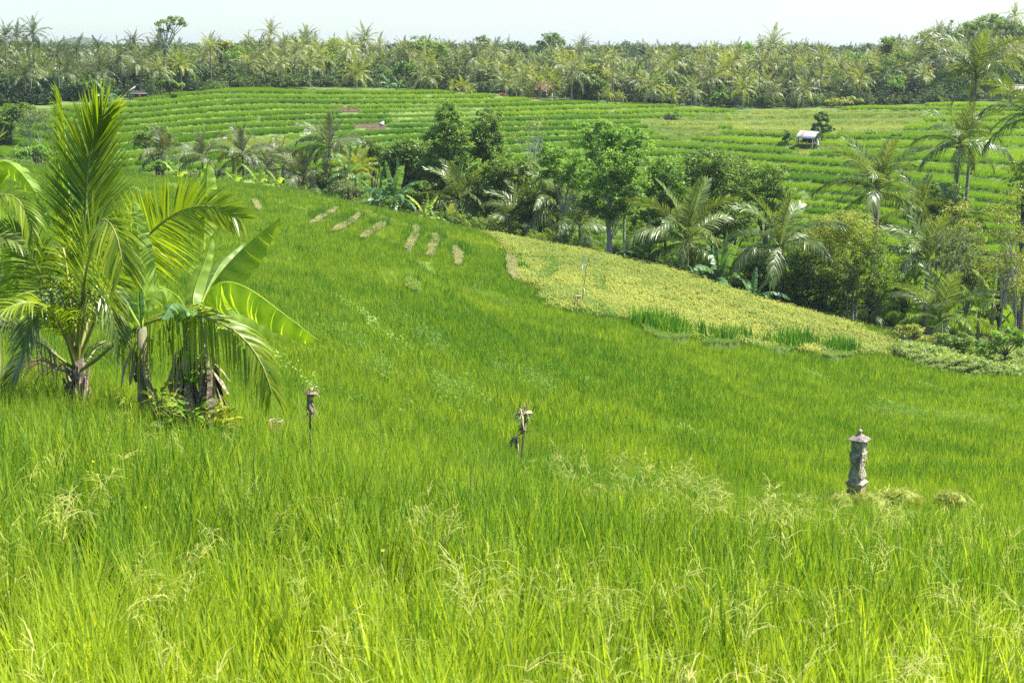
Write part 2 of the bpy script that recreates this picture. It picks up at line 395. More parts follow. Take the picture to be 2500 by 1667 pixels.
class MB:
    """collects quads"""
    def __init__(s): s.V = []; s.Q = []; s.T = []; s.n = 0
    def add(s, V, Q, t=.5):
        V = np.asarray(V, float)
        if isinstance(Q, list): Q = [tuple(q) if len(q) == 4 else (q[0], q[1], q[2], q[2]) for q in Q]
        Q = np.asarray(Q, int)
        if Q.shape[1] == 3: Q = np.hstack([Q, Q[:, 2:3]])
        s.V.append(V); s.Q.append(Q + s.n); s.n += len(V)
        s.T.append(np.full(len(V), t) if np.isscalar(t) else np.asarray(t))
    def mesh(s, name, mat, off=(0, 0, 0), smooth=False):
        V = np.vstack(s.V) - np.array(off); Q = np.vstack(s.Q); T = np.concatenate(s.T)
        deg = Q[:, 2] == Q[:, 3]
        if not deg.any(): return mesh_from(name, V, Q, mat, T, smooth)
        me = bpy.data.meshes.new(name)
        faces = [tuple(q[:3]) if d else tuple(q) for q, d in zip(Q.tolist(), deg)]
        me.from_pydata(V.tolist(), [], faces)
        a = me.attributes.new('tint', 'FLOAT', 'POINT'); a.data.foreach_set('value', T.astype(np.float32))
        me.materials.append(mat)
        if smooth: me.polygons.foreach_set('use_smooth', np.ones(len(faces), bool))
        me.update()
        return me
    def tube(s, P, r, n=6, t=.5, cap=True):
        P = np.asarray(P, float); m = len(P)
        r = np.full(m, r) if np.isscalar(r) else np.asarray(r, float)
        T = np.gradient(P, axis=0); T /= np.linalg.norm(T, axis=1, keepdims=True) + 1e-9
        ref = np.array([1, 0, 0]) if abs(T[:, 0]).mean() < .8 else np.array([0, 1, 0])
        A = np.cross(T, ref); A /= np.linalg.norm(A, axis=1, keepdims=True) + 1e-9
        B = np.cross(T, A)
        a = np.arange(n) / n * 2 * math.pi
        V = P[:, None] + r[:, None, None] * (np.cos(a)[None, :, None] * A[:, None] + np.sin(a)[None, :, None] * B[:, None])
        Q = []
        for i in range(m - 1):
            for j in range(n):
                k_ = (j + 1) % n
                Q.append((i * n + j, i * n + k_, (i + 1) * n + k_, (i + 1) * n + j))
        V = V.reshape(-1, 3)
        if cap:
            c = len(V); V = np.vstack([V, P[-1:], P[:1]])
            for j in range(n): Q.append(((m - 1) * n + j, (m - 1) * n + (j + 1) % n, c, c)); Q.append(((j + 1) % n, j, c + 1, c + 1))
        s.add(V, Q, t)
    def box(s, c, d, rz=0, t=.5, tilt=None):
        c = np.array(c, float); d = np.array(d, float) / 2
        V = np.array([[x, y, z] for x in (-1, 1) for y in (-1, 1) for z in (-1, 1)]) * d
        Mx = Matrix.Rotation(rz, 3, 'Z')
        if tilt is not None: Mx = Mx @ tilt
        V = V @ np.array(Mx).T + c
        s.add(V, [(0, 1, 3, 2), (4, 6, 7, 5), (0, 4, 5, 1), (2, 3, 7, 6), (0, 2, 6, 4), (1, 5, 7, 3)], t)
    def ball(s, c, r, n=8, m=6, sq=(1, 1, 1), t=.5):
        th = np.linspace(0, math.pi, m); V = []
        for a in th:
            for j in range(n):
                b = j / n * 2 * math.pi
                V.append((math.sin(a) * math.cos(b) * sq[0], math.sin(a) * math.sin(b) * sq[1], math.cos(a) * sq[2]))
        V = np.array(V) * r + np.array(c); Q = []
        for i in range(m - 1):
            for j in range(n):
                k_ = (j + 1) % n; Q.append((i * n + j, (i + 1) * n + j, (i + 1) * n + k_, i * n + k_))
        s.add(V, Q, t)
    def sqlathe(s, prof, n=4, rot=0, c=(0, 0, 0), t=.5):
        a = (np.arange(n) + .5) / n * 2 * math.pi + rot
        k_ = 1 / math.cos(math.pi / n)
        V = np.array([(p[0] * k_ * math.cos(x), p[0] * k_ * math.sin(x), p[1]) for p in prof for x in a]) + np.array(c)
        Q = []
        for i in range(len(prof) - 1):
            for j in range(n):
                q = (j + 1) % n; Q.append((i * n + j, i * n + q, (i + 1) * n + q, (i + 1) * n + j))
        b = len(V); V = np.vstack([V, [[c[0], c[1], prof[0][1] + c[2]], [c[0], c[1], prof[-1][1] + c[2]]]])
        L_ = (len(prof) - 1) * n
        for j in range(n): Q.append(((j + 1) % n, j, b, b)); Q.append((L_ + j, L_ + (j + 1) % n, b + 1, b + 1))
        s.add(V, Q, t)

def link(name, me, parent=None, loc=None, label=None, cat=None, group=None, kind=None):
    o = bpy.data.objects.new(name, me); COL.objects.link(o)
    if parent is not None: o.parent = parent
    if loc is not None: o.location = tuple(float(x) for x in loc)
    if label: o['label'] = label
    if cat: o['category'] = cat
    if group: o['group'] = group
    if kind: o['kind'] = kind
    return o

def thing(name, loc, label, cat, group=None, rz=0):
    o = link(name, None, None, loc, label, cat, group)
    o.empty_display_size = .3
    o.rotation_euler = (0, 0, rz)
    return o

# ------------------------------------------------------------------ ground meshes
def grid_mesh(name, xs_of, Ys, nx, mat, smooth=False, zfun=ground):
    V = []
    for Y in Ys:
        a, b = xs_of(Y)
        V.append(np.stack([np.linspace(a, b, nx), np.full(nx, Y)], 1))
    V = np.vstack(V)
    z = zfun(V[:, 0], V[:, 1])
    V = np.column_stack([V, z])
    ny = len(Ys)
    i = np.arange(ny - 1)[:, None] * nx + np.arange(nx - 1)[None]
    Q = np.stack([i, i + 1, i + 1 + nx, i + nx], -1).reshape(-1, 4)
    return mesh_from(name, V, Q, mat, smooth=smooth)

Ys = np.concatenate([[-30, -10, 0], np.exp(np.linspace(math.log(2.5), math.log(40), 90)), np.concatenate([np.arange(40.6, 130, .7), np.arange(130, 178.1, .45)])])
link('hillside_ground', grid_mesh('hillside_ground', lambda Y: (-14 - max(Y, 0) * .5, 14 + max(Y, 0) * .5), Ys, 240, M['g_near']), kind='structure')
link('terrace_ground', grid_mesh('terrace_ground', lambda Y: (-14 - Y * .5, 14 + Y * .5), np.arange(177.9, 300, .4), 240, M['g_far']), kind='structure')
link('forest_ground', grid_mesh('forest_ground', lambda Y: (-14 - Y * .5 - max(0, Y - 600) * 1.2, 14 + Y * .5 + max(0, Y - 600) * 1.2), np.concatenate([np.arange(299.5, 450, 6), np.geomspace(455, 3300, 30)]), 120, M['g_forest']), kind='structure')

# haze: even pale air round the whole scene
hz = MB(); hz.box((0, 1600, -8), (10600, 3560, 52))
hm, hnt = mat_new('haze_air')
ho = node(hnt, 'ShaderNodeOutputMaterial'); hv = node(hnt, 'ShaderNodeVolumePrincipled')
hv.inputs['Color'].default_value = (.86, .93, 1, 1); hv.inputs['Density'].default_value = 0.00012
hv.inputs['Anisotropy'].default_value = .3
hnt.links.new(hv.outputs[0], ho.inputs['Volume'])
link('haze', hz.mesh('haze', hm), kind='stuff')

# ------------------------------------------------------------------ grass sources and scatter
def tuft(n, h, wd, spread, lean=.25, seg=3, hvar=.25, seed=0, droop=.0, clumpy=1):
    r = np.random.default_rng(seed)
    mb = MB()
    for i in range(n):
        a = r.uniform(0, 6.283); d = spread * math.sqrt(r.uniform(0, 1))
        b = np.array([d * math.cos(a), d * math.sin(a), -.05])
        L_ = h * r.uniform(1 - hvar, 1 + hvar * .6)
        la = r.uniform(0, 6.283); ln = lean * r.uniform(.1, 1)
        dr = droop * r.uniform(.0, 1)
        dirv = np.array([math.cos(la), math.sin(la), 0])
        fa = r.uniform(0, math.pi); side = np.array([math.cos(fa), math.sin(fa), 0])
        ww = wd * r.uniform(.6, 1.2)
        V = []
        for s_ in range(seg + 1):
            t = s_ / seg
            c = b + dirv * L_ * (ln * t + dr * t * t) + np.array([0, 0, L_ * (t - .45 * (ln + dr) * t * t * t)])
            k_ = ww * (1 - t ** 2.2) * .5 + .0004
            V += [c - side * k_, c + side * k_]
        Q = [(2 * s_, 2 * s_ + 1, 2 * s_ + 3, 2 * s_ + 2) for s_ in range(seg)]
        t0 = r.uniform(0, 1) ** 1.2
        mb.add(V, Q, t0)
    return mb

def panicle(seed, h=.95):
    r = np.random.default_rng(seed); mb = MB()
    a = r.uniform(0, 6.28); d = np.array([math.cos(a), math.sin(a), 0])
    P = [np.array([0, 0, -.05]) + d * .35 * h * (t ** 2) + np.array([0, 0, h * t]) for t in np.linspace(0, 1, 5)]
    mb.tube(P, [.0018, .0016, .0013, .001, .0006], 3, .2, cap=False)
    for i in range(17):
        t = 1 - .26 * r.uniform() ** 1.3; c = np.array([0, 0, -.05]) + d * .35 * h * t * t + np.array([0, 0, h * t])
        b = a + r.normal(0, 1.0); L_ = r.uniform(.10, .24)
        e = np.array([math.cos(b), math.sin(b), r.uniform(-.1, .7)]); e /= np.linalg.norm(e)
        s_ = np.cross(e, [0, 0, 1]); s_ /= np.linalg.norm(s_) + 1e-6
        m_ = c + e * L_ * .55; q = c + e * L_ + np.array([0, 0, -.06])
        wv = s_ * .0014
        mb.add([c - wv, c + wv, m_ + wv * 1.5, m_ - wv * 1.5, q + wv * .5, q - wv * .5], [(0, 1, 2, 3), (3, 2, 4, 5)], r.uniform(.2, 1))
    return mb

def weedtuft(seed, h=.5, n=14, size=.07):
    r = np.random.default_rng(seed); mb = MB()
    for i in range(n):
        a = r.uniform(0, 6.28); rad = r.uniform(0, .22); z = r.uniform(.35, 1) * h
        c = np.array([rad * math.cos(a), rad * math.sin(a), z])
        b = r.uniform(0, 6.28); e = np.array([math.cos(b), math.sin(b), r.uniform(-.3, .7)]); e /= np.linalg.norm(e)
        s_ = np.cross(e, [0, 0, 1]); s_ /= np.linalg.norm(s_) + 1e-6
        k_ = size * r.uniform(.6, 1.2)
        mb.add([c, c + e * k_ * .5 + s_ * k_ * .2, c + e * k_, c + e * k_ * .5 - s_ * k_ * .2], [(0, 1, 2, 3)], r.uniform(0, 1))
    return mb

def ripehead(seed, n=26, h=.62, spread=.5, wd=.05):
    r = np.random.default_rng(seed); mb = MB()
    for i in range(n):
        a = r.uniform(0, 6.28); d = spread * math.sqrt(r.uniform(0, 1))
        c = np.array([d * math.cos(a), d * math.sin(a), h * r.uniform(.8, 1.15)])
        b = r.uniform(0, 6.28); e = np.array([math.cos(b), math.sin(b), 0]); s_ = np.array([-e[1], e[0], 0])
        ww = wd * r.uniform(.6, 1.2)
        p1 = c + e * .10 + np.array([0, 0, .03]); p2 = c + e * .2 - np.array([0, 0, .07])
        mb.add([c - s_ * ww * .3, c + s_ * ww * .3, p1 + s_ * ww * .5, p1 - s_ * ww * .5, p2 + s_ * ww * .3, p2 - s_ * ww * .3], [(0, 1, 2, 3), (3, 2, 4, 5)], r.uniform(.45, 1))
        g = np.array([c[0], c[1], 0]); k_ = wd * .5
        mb.add([g - s_ * k_, g + s_ * k_, c + s_ * k_ * .3, c - s_ * k_ * .3], [(0, 1, 2, 3)], r.uniform(0, .5))
    return mb

def scatter(name, srcs, X, Y, Z, scl, tone, yaw=None, tilt=.0, label=None, kind='stuff'):
    """one stuff object that instances the plain geometry in srcs on points"""
    n = len(X)
    me = bpy.data.meshes.new(name)
    me.vertices.add(n); me.vertices.foreach_set('co', np.column_stack([X, Y, Z]).astype(np.float32).ravel())
    yaw = rng.uniform(0, 6.283, n) if yaw is None else yaw
    rot = np.column_stack([rng.normal(0, tilt + 1e-6, n), rng.normal(0, tilt + 1e-6, n), yaw]).astype(np.float32)
    me.attributes.new('rot', 'FLOAT_VECTOR', 'POINT').data.foreach_set('vector', rot.ravel())
    me.attributes.new('scl', 'FLOAT', 'POINT').data.foreach_set('value', np.asarray(scl, np.float32) * np.ones(n, np.float32))
    me.attributes.new('tone', 'FLOAT', 'POINT').data.foreach_set('value', np.clip(np.asarray(tone, np.float32) * np.ones(n, np.float32), 0, 1))
    me.attributes.new('pick', 'INT', 'POINT').data.foreach_set('value', rng.integers(0, len(srcs), n).astype(np.int32))
    o = link(name, me, kind=kind)
    ng = bpy.data.node_groups.new(name + '_nodes', 'GeometryNodeTree')
    ng.interface.new_socket('Geometry', in_out='INPUT', socket_type='NodeSocketGeometry')
    ng.interface.new_socket('Geometry', in_out='OUTPUT', socket_type='NodeSocketGeometry')
    N = ng.nodes.new; L = ng.links.new
    gi = N('NodeGroupInput'); go = N('NodeGroupOutput')
    jn = N('GeometryNodeJoinGeometry')
    for k_, s_ in enumerate(srcs):
        so = bpy.data.objects.new(name + '_source', s_)
        oi = N('GeometryNodeObjectInfo'); oi.inputs['Object'].default_value = so
        g2 = N('GeometryNodeGeometryToInstance'); L(oi.outputs['Geometry'], g2.inputs[0]); L(g2.outputs[0], jn.inputs[0])
    ip = N('GeometryNodeInstanceOnPoints')
    L(gi.outputs[0], ip.inputs['Points']); L(jn.outputs[0], ip.inputs['Instance'])
    ip.inputs['Pick Instance'].default_value = True
    def att(nm, ty):
        a = N('GeometryNodeInputNamedAttribute'); a.data_type = ty; a.inputs['Name'].default_value = nm
        return a.outputs['Attribute']
    L(att('pick', 'INT'), ip.inputs['Instance Index'])
    er = N('FunctionNodeEulerToRotation'); L(att('rot', 'FLOAT_VECTOR'), er.inputs[0]); L(er.outputs[0], ip.inputs['Rotation'])
    L(att('scl', 'FLOAT'), ip.inputs['Scale'])
    L(ip.outputs[0], go.inputs[0])
    md = o.modifiers.new('scatter', 'NODES'); md.node_group = ng
    return o

def sample_fan(Y0, Y1, dens, um=.43):
    area = um * (Y1 ** 2 - Y0 ** 2)
    n = int(area * dens)
    Y = np.sqrt(rng.uniform(Y0 ** 2, Y1 ** 2, n)); X = rng.uniform(-um, um, n) * Y
    return X, Y

def ridge_y(X, Y):
    px = 1250 + X / Y * F
    return np.interp(px, [0, 300, 700, 1000, 1300, 1700, 1900, 2200, 2500], [168, 158, 153, 141, 133, 125, 118, 115, 115])

SRC = {}
SRC['near'] = [tuft(22, .82, .019, .065, .2, 4, seed=i, droop=.2).mesh('rice_tuft', M['rice']) for i in range(5)]
SRC['mid'] = [tuft(20, .68, .016, .17, .28, 3, seed=20 + i, droop=.22).mesh('rice_tuft', M['rice']) for i in range(4)]
SRC['mid2'] = [tuft(34, .66, .026, .34, .26, 3, seed=40 + i, droop=.2).mesh('rice_tuft', M['rice']) for i in range(4)]
SRC['mid3'] = [tuft(46, .66, .042, .52, .24, 2, seed=60 + i, droop=.15).mesh('rice_tuft', M['rice']) for i in range(4)]
SRC['far'] = [tuft(24, .62, .05, .30, .16, 2, seed=80 + i, droop=.1, hvar=.15).mesh('rice_tuft', M['rice_far']) for i in range(4)]
SRC['straw'] = [tuft(34, .2, .022, .2, .9, 2, seed=100 + i, droop=.6).mesh('straw_tuft', M['straw']) for i in range(3)]
SRC['pale'] = [tuft(34, .18, .022, .2, .8, 2, seed=110 + i, droop=.6).mesh('pale_tuft', M['weed']) for i in range(3)]
SRC['ripe'] = [ripehead(120 + i).mesh('ripe_tuft', M['ripe']) for i in range(4)]
SRC['weed'] = [weedtuft(130 + i).mesh('weed_tuft', M['weed']) for i in range(4)]
SRC['panicle'] = [panicle(140 + i).mesh('seed_head', M['panicle']) for i in range(6)]
SRC['blade'] = [tuft(5, .95, .016, .05, .35, 6, seed=150 + i, droop=.9).mesh('arching_grass', M['weed']) for i in range(4)]

CLEAR = []   # (x, y, r) no rice here
def keep_clear(X, Y):
    m = np.ones(len(X), bool)
    for cx, cy, r in CLEAR: m &= (X - cx) ** 2 + (Y - cy) ** 2 > r * r
    return m

shr = W(2090, 1212, 27.5)
palm0 = W(188, 945, 21.5)
CLEAR += [(shr[0], shr[1], .5)]
MOUNDS = [(2052, 1236, 27.1, .30), (2122, 1240, 27.0, .36), (2206, 1228, 27.3, .36), (2325, 1230, 27.3, .30)]
mw = []
for px_, py_, Y_ in ((757, 1044, 19.6), (1268, 1113, 24.0), (674, 1035, 20.6)):
    p = W(px_, py_, Y_); CLEAR += [(p[0], p[1], .12)]
for px, py, Y, r in MOUNDS:
    p = W(px, py, Y); mw.append((p[0], p[1], r, p[2])); CLEAR.append((p[0], p[1], r * .95))

def bund(X, Y):
    w_ = (X * 1.05 + .42 * Y + 5 * np.sin(Y / 23.0) + 3 * np.sin(X / 9.0 + Y / 31.0)) / 7.5
    return w_ - np.floor(w_)
def bund_bare(X, Y):
    return (bund(X, Y) > .925) & (noise(X + 40, Y, 17) + .6 * noise(X, Y, 4) > .3) & (Y > 30) & (Y < ridge_y(X, Y) - 10) & (X < 18 + Y * .12)
def rice_band(name, src, Y0, Y1, dens, scl0):
    X, Y = sample_fan(Y0, Y1, dens)
    m = (Y < ridge_y(X, Y)) & keep_clear(X, Y)
    X, Y = X[m], Y[m]
    h = base_h(X, Y); px, py = proj(X, Y, h)
    onhill = Y > 38
    bare = in_any(px, py, STRAW + PALE) & onhill
    ripe = pip(px + 10 * noise(X, Y, 4), py + 5 * noise(X + 9, Y, 3), RIPE) & (Y > 55) & (rng.uniform(0, 1, len(X)) > .16)
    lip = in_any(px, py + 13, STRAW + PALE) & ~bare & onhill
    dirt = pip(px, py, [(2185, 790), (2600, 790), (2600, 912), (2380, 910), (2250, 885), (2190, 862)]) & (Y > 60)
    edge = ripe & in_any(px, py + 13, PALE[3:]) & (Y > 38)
    keep = ~bare & ~(ripe & ~edge) & ~dirt & ~bund_bare(X, Y)
    tone = .46 + .08 * noise(X, Y, 9 if Y0 < 40 else 26) + .09 * noise(X, Y, 2.2 if Y0 < 40 else 8) + rng.normal(0, .08, len(X))
    if Y0 >= 35:
        tone -= .06
        tone = tone + .03 * np.sin((X * .8 + Y) / 4.2 + noise(X, Y, 20) * 2)
    if Y0 < 10: tone += .02 + .36 * np.clip((10.5 - Y) / 3.5, 0, 1) * (1 + .3 * noise(X, Y, 1.6)) + .1 * (X < 0) * np.clip((11 - Y) / 4, 0, 1) + rng.normal(0, .1, len(X))
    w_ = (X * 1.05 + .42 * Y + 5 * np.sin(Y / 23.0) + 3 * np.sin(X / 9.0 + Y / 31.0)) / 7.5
    if Y0 >= 25: tone = tone - .09 * ((w_ - np.floor(w_)) > .84) + .06 * ((w_ - np.floor(w_)) < .12)  # relief shading put into tone: dark on the step, light at its foot
    tone = np.where(lip | edge, tone - .32, tone)  # shade on the rice wall behind cut banks, painted as darker tone
    s = scl0 * rng.uniform(.85, 1.12, len(X)) * np.where(lip, 1.6, 1.0) * np.where(edge, 1.35, 1.0) * (1 + .06 * noise(X, Y, 5))
    k_ = keep
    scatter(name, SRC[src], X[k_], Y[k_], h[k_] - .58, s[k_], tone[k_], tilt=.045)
    return X, Y, h, px, py, bare, ripe & ~edge

rice_band('foreground_rice', 'near', 3.2, 15, 22, 1.02)
rice_band('middle_rice', 'mid', 15, 36, 15, 1.0)
a = rice_band('hillside_rice', 'mid2', 36, 76, 7, 1.0)
b_ = rice_band('ridge_rice', 'mid3', 76, 172, 3.6, 1.0)
rice_band('hillside_underlayer_rice', 'mid2', 25, 60, 3, .95)

# ripe heads, cut banks
X, Y = sample_fan(30, 135, 26)
h = base_h(X, Y); px, py = proj(X, Y, h)
m = bund_bare(X, Y) & ~pip(px, py, RIPE)
m &= (rng.uniform(0, 1, len(X)) < .34) & (noise(X, Y, 6) > -.3)
scatter('pale_grass_on_bunds', [weedtuft(400 + i, .66, 30, .11).mesh('bund_weed', M['bundweed']) for i in range(4)], X[m], Y[m], h[m] - .56, rng.uniform(.85, 1.2, m.sum()), .55 + rng.normal(0, .15, m.sum()), tilt=.2)
X, Y = sample_fan(58, 128, 5.0)
h = base_h(X, Y); px, py = proj(X, Y, h)
m = pip(px + 10 * noise(X, Y, 4), py + 5 * noise(X + 9, Y, 3), RIPE) & ~in_any(px, py, STRAW + PALE) & (Y < ridge_y(X, Y))
scatter('ripe_rice', SRC['ripe'], X[m], Y[m], h[m] - .58, rng.uniform(.9, 1.1, m.sum()), .52 + .14 * noise(X[m], Y[m], 12) + .10 * noise(X[m], Y[m], 3) - .45 * (bund(X[m], Y[m]) > .86), tilt=.05)  # step lines darkened in tone as painted relief shade
X, Y = sample_fan(38, 168, 34)
h = base_h(X, Y); px, py = proj(X, Y, h)
m1 = in_any(px, py, STRAW); m2 = in_any(px, py, PALE)
gz = ground(X, Y)
scatter('cut_straw_on_banks', SRC['straw'], X[m1], Y[m1], gz[m1], .9, .5 + .2 * noise(X[m1], Y[m1], 2), tilt=.2)
scatter('short_pale_grass', SRC['pale'], X[m2], Y[m2], gz[m2], .9, .55 + .15 * noise(X[m2], Y[m2], 2), tilt=.2)

# lines of pale weeds between the paddies
wl = [[(1210,820),(1270,845),(1340,870),(1420,900),(1490,940)], [(870,1100),(930,1150),(1000,1195),(1060,1240)], [(590,1290),(645,1375)],
      [(1060,1410),(1120,1465),(1190,1530)], [(650,740),(720,780)], [(740,960),(770,1020)], [(1680,1400),(1720,1460),(1760,1510)], [(1390,1300),(1440,1400)], [(300,1060),(380,1090)], [(420,1150),(520,1230)]]
wx = []
for L_ in wl:
    q = [R5(*p) for p in L_]
    for i in range(len(q) - 1):
        for t in np.arange(0, 1, .04): wx.append((q[i][0] + (q[i + 1][0] - q[i][0]) * t + rng.normal(0, 3), q[i][1] + (q[i + 1][1] - q[i][1]) * t + rng.normal(0, 3)))
for p0, p1 in (((2125, 988), (2256, 1006)), ((2285, 1004), (2440, 1024))):
    for t in np.arange(0, 1, .012): wx.append((p0[0] + (p1[0] - p0[0]) * t + rng.normal(0, 2), p0[1] + (p1[1] - p0[1]) * t + rng.normal(0, 4)))
for _ in range(90): wx.append((rng.uniform(560, 1900), rng.uniform(640, 1080)))
wx = np.array(wx)
def unproject(px, py):
    """where the canopy surface is seen at a pixel: march outwards along Y"""
    Yg = np.geomspace(5, 165, 260)
    Xg = (px[:, None] - 1250) / F * Yg[None] / (CP + (833.5 - py[:, None]) / F * SP)
    vg = base_h(Xg, np.broadcast_to(Yg, Xg.shape)) / Yg
    idx = np.argmax(vg >= vz(py)[:, None], axis=1)
    return Xg[np.arange(len(px)), idx], Yg[idx]
X, Y = unproject(wx[:, 0], wx[:, 1])
X = np.repeat(X, 2) + rng.normal(0, .3, len(X) * 2); Y = np.repeat(Y, 2) + rng.normal(0, .9, len(Y) * 2); m = Y > 9; X, Y = X[m], Y[m]
scatter('pale_weeds_in_rice', SRC['weed'], X, Y, base_h(X, Y) - .50, rng.uniform(.7, 1.3, len(X)), .3 + rng.normal(0, .15, len(X)), tilt=.15)

# foreground seed heads and arching grass
X, Y = sample_fan(3.5, 19, 7)
d = noise(X + 30, Y, 3.0) + .25 + np.clip((11 - Y) / 8, -1, .8)
m = d > rng.uniform(-.3, 1.3, len(X))
scatter('grass_seed_heads', SRC['panicle'], X[m], Y[m], base_h(X[m], Y[m]) - .64, rng.uniform(.75, 1.15, m.sum()), .65 + rng.normal(0, .2, m.sum()), tilt=.18)
X, Y = sample_fan(3.5, 30, .8)
X2, Y2 = sample_fan(3.5, 16, 2.2)
scatter('dead_rice_blades', [tuft(3, .72, .014, .05, .3, 4, seed=170 + i, droop=.5).mesh('dead_blade', M['straw']) for i in range(3)], X2, Y2, base_h(X2, Y2) - .58, rng.uniform(.8, 1.1, len(X2)), .5, tilt=.1)
scatter('arching_grass_blades', SRC['blade'], X, Y, base_h(X, Y) - .6, rng.uniform(.75, 1.1, len(X)), .4 + rng.normal(0, .2, len(X)), tilt=.15)

# ------------------------------------------------------------------ far terraces
X = rng.uniform(-128, 128, 430000); Y = rng.uniform(119, 297, 430000)
m = (np.abs(X / Y) < .42) & (Y > np.interp(1250 + X / Y * F, [1300, 1700, 2000, 2180], [182, 142, 142, 119]))
X, Y = X[m], Y[m]
h = base_h(X, Y); g, f, kk = terrace(h, X, Y)
px, py = proj(X, Y, g + .6)
top = np.interp(px, [0, 100, 200, 300, 400, 500, 600, 1000, 1100, 1300, 1650, 1800, 2000, 2100, 2500], [250, 262, 255, 243, 228, 220, 213, 214, 222, 240, 256, 268, 268, 258, 242])
DRY = [(1770, 300), (1780, 275), (1850, 262), (2080, 262), (2240, 262), (2285, 275), (2180, 318), (2080, 322), (2040, 318), (1960, 320), (1850, 322)]
SOIL = [[(800, 257), (860, 262), (885, 268), (850, 270), (805, 264)], [(858, 297), (900, 296), (958, 303), (930, 312), (890, 314), (862, 306)], [(895, 322), (940, 318), (950, 326), (905, 330)],
        [(2240, 380), (2290, 386), (2285, 393), (2245, 388)], [(1495, 324), (1520, 326), (1500, 330)], [(2130, 304), (2150, 306), (2148, 311), (2130, 310)]]
GRASSY = [[(520, 345), (560, 318), (700, 328), (740, 345), (640, 365), (560, 370)], [(1560, 290), (1640, 275), (1740, 300), (1780, 330), (1640, 335), (1600, 320)], [(1930, 340), (2040, 345), (2060, 362), (1960, 370)], [(1700, 275), (1770, 268), (1790, 290), (1740, 312), (1690, 300)]]
dry = pip(px, py, DRY); soil = in_any(px, py, SOIL); grassy = in_any(px, py, GRASSY)
plots = noise(X + kk * 37, kk * 11.0, 30)
keep = (py > top - 2) & ~soil & ~dry & ~grassy & (f > .11) & (f < .985)
# small gaps where side banks cross the treads
gap = np.abs(((X + kk * 23.7 + 6 * noise(X, kk * 9.0, 60)) % 61) - 30) > 29.7
keep &= ~gap
tone = .42 + .08 * noise(X, Y, 34) + .13 * plots + .03 * noise(X, Y, 4) + rng.normal(0, .05, len(X)) + np.where(f < .3, -.12, .05) + np.clip((px - 1200) / 9000, 0, .12)  # front rows toned darker, the rest lighter: terrace wall shade painted in
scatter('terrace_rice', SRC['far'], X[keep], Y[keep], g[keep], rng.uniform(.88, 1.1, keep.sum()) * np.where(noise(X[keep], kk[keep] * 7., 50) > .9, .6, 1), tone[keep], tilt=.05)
k2_ = (dry | grassy) & ~soil & (rng.uniform(0, 1, len(X)) < .4)
scatter('terrace_dry_grass', [tuft(50, .26, .05, .55, .6, 2, seed=200 + i, droop=.5).mesh('dry_tuft', M['dry']) for i in range(3)], X[k2_], Y[k2_], g[k2_], rng.uniform(.6, 1.4, k2_.sum()), .42 + .25 * noise(X[k2_], Y[k2_] * 2.2, 16) + rng.normal(0, .06, k2_.sum()) - .2 * grassy[k2_], tilt=.1)
k3_ = ~keep & ~dry & ~soil & ~grassy & (py > top - 3) & (rng.uniform(0, 1, len(X)) < .4)
scatter('terrace_bank_grass', [tuft(40, .16, .05, .5, .8, 2, seed=210 + i, droop=.6).mesh('bank_tuft', M['weed']) for i in range(3)], X[k3_], Y[k3_], g[k3_], 1.0, .22 + .2 * noise(X[k3_], Y[k3_], 9), tilt=.15)
# bare soil beds
def on_terrace(px, py):
    Yg = np.linspace(180, 299, 1200); Xg = (px - 1250) / F * Yg / (CP + (833.5 - py) / F * SP)
    v = (ground(Xg, Yg) + .02) / Yg
    i = int(np.argmax(v >= vz(py))); return Xg[i], Yg[i], G(Xg[i], Yg[i])
for poly in SOIL[:3]:
    c = np.mean(poly, axis=0); x, y, z = on_terrace(*c)
    ww = (max(p[0] for p in poly) - min(p[0] for p in poly)) / F * y
    xs = np.linspace(-ww / 2, ww / 2, 24); ys = np.linspace(-2.2, 2.2, 16)
    XX, YY = np.meshgrid(xs, ys)
    YY2 = YY * np.sqrt(np.clip(1 - (XX / (ww / 2)) ** 2, .02, 1))
    ZZ = ground(x + XX, y + YY2) + .06 + .05 * rng.uniform(0, 1, XX.shape)
    V = np.column_stack([(XX).ravel(), YY2.ravel(), ZZ.ravel() - z]); nx = 24
    i = np.arange(15)[:, None] * nx + np.arange(23)[None]
    link('bare_soil_bed', mesh_from('bare_soil_bed', V, np.stack([i, i + 1, i + 1 + nx, i + nx], -1).reshape(-1, 4), M['soil']), None, (x, y, z), kind='structure')

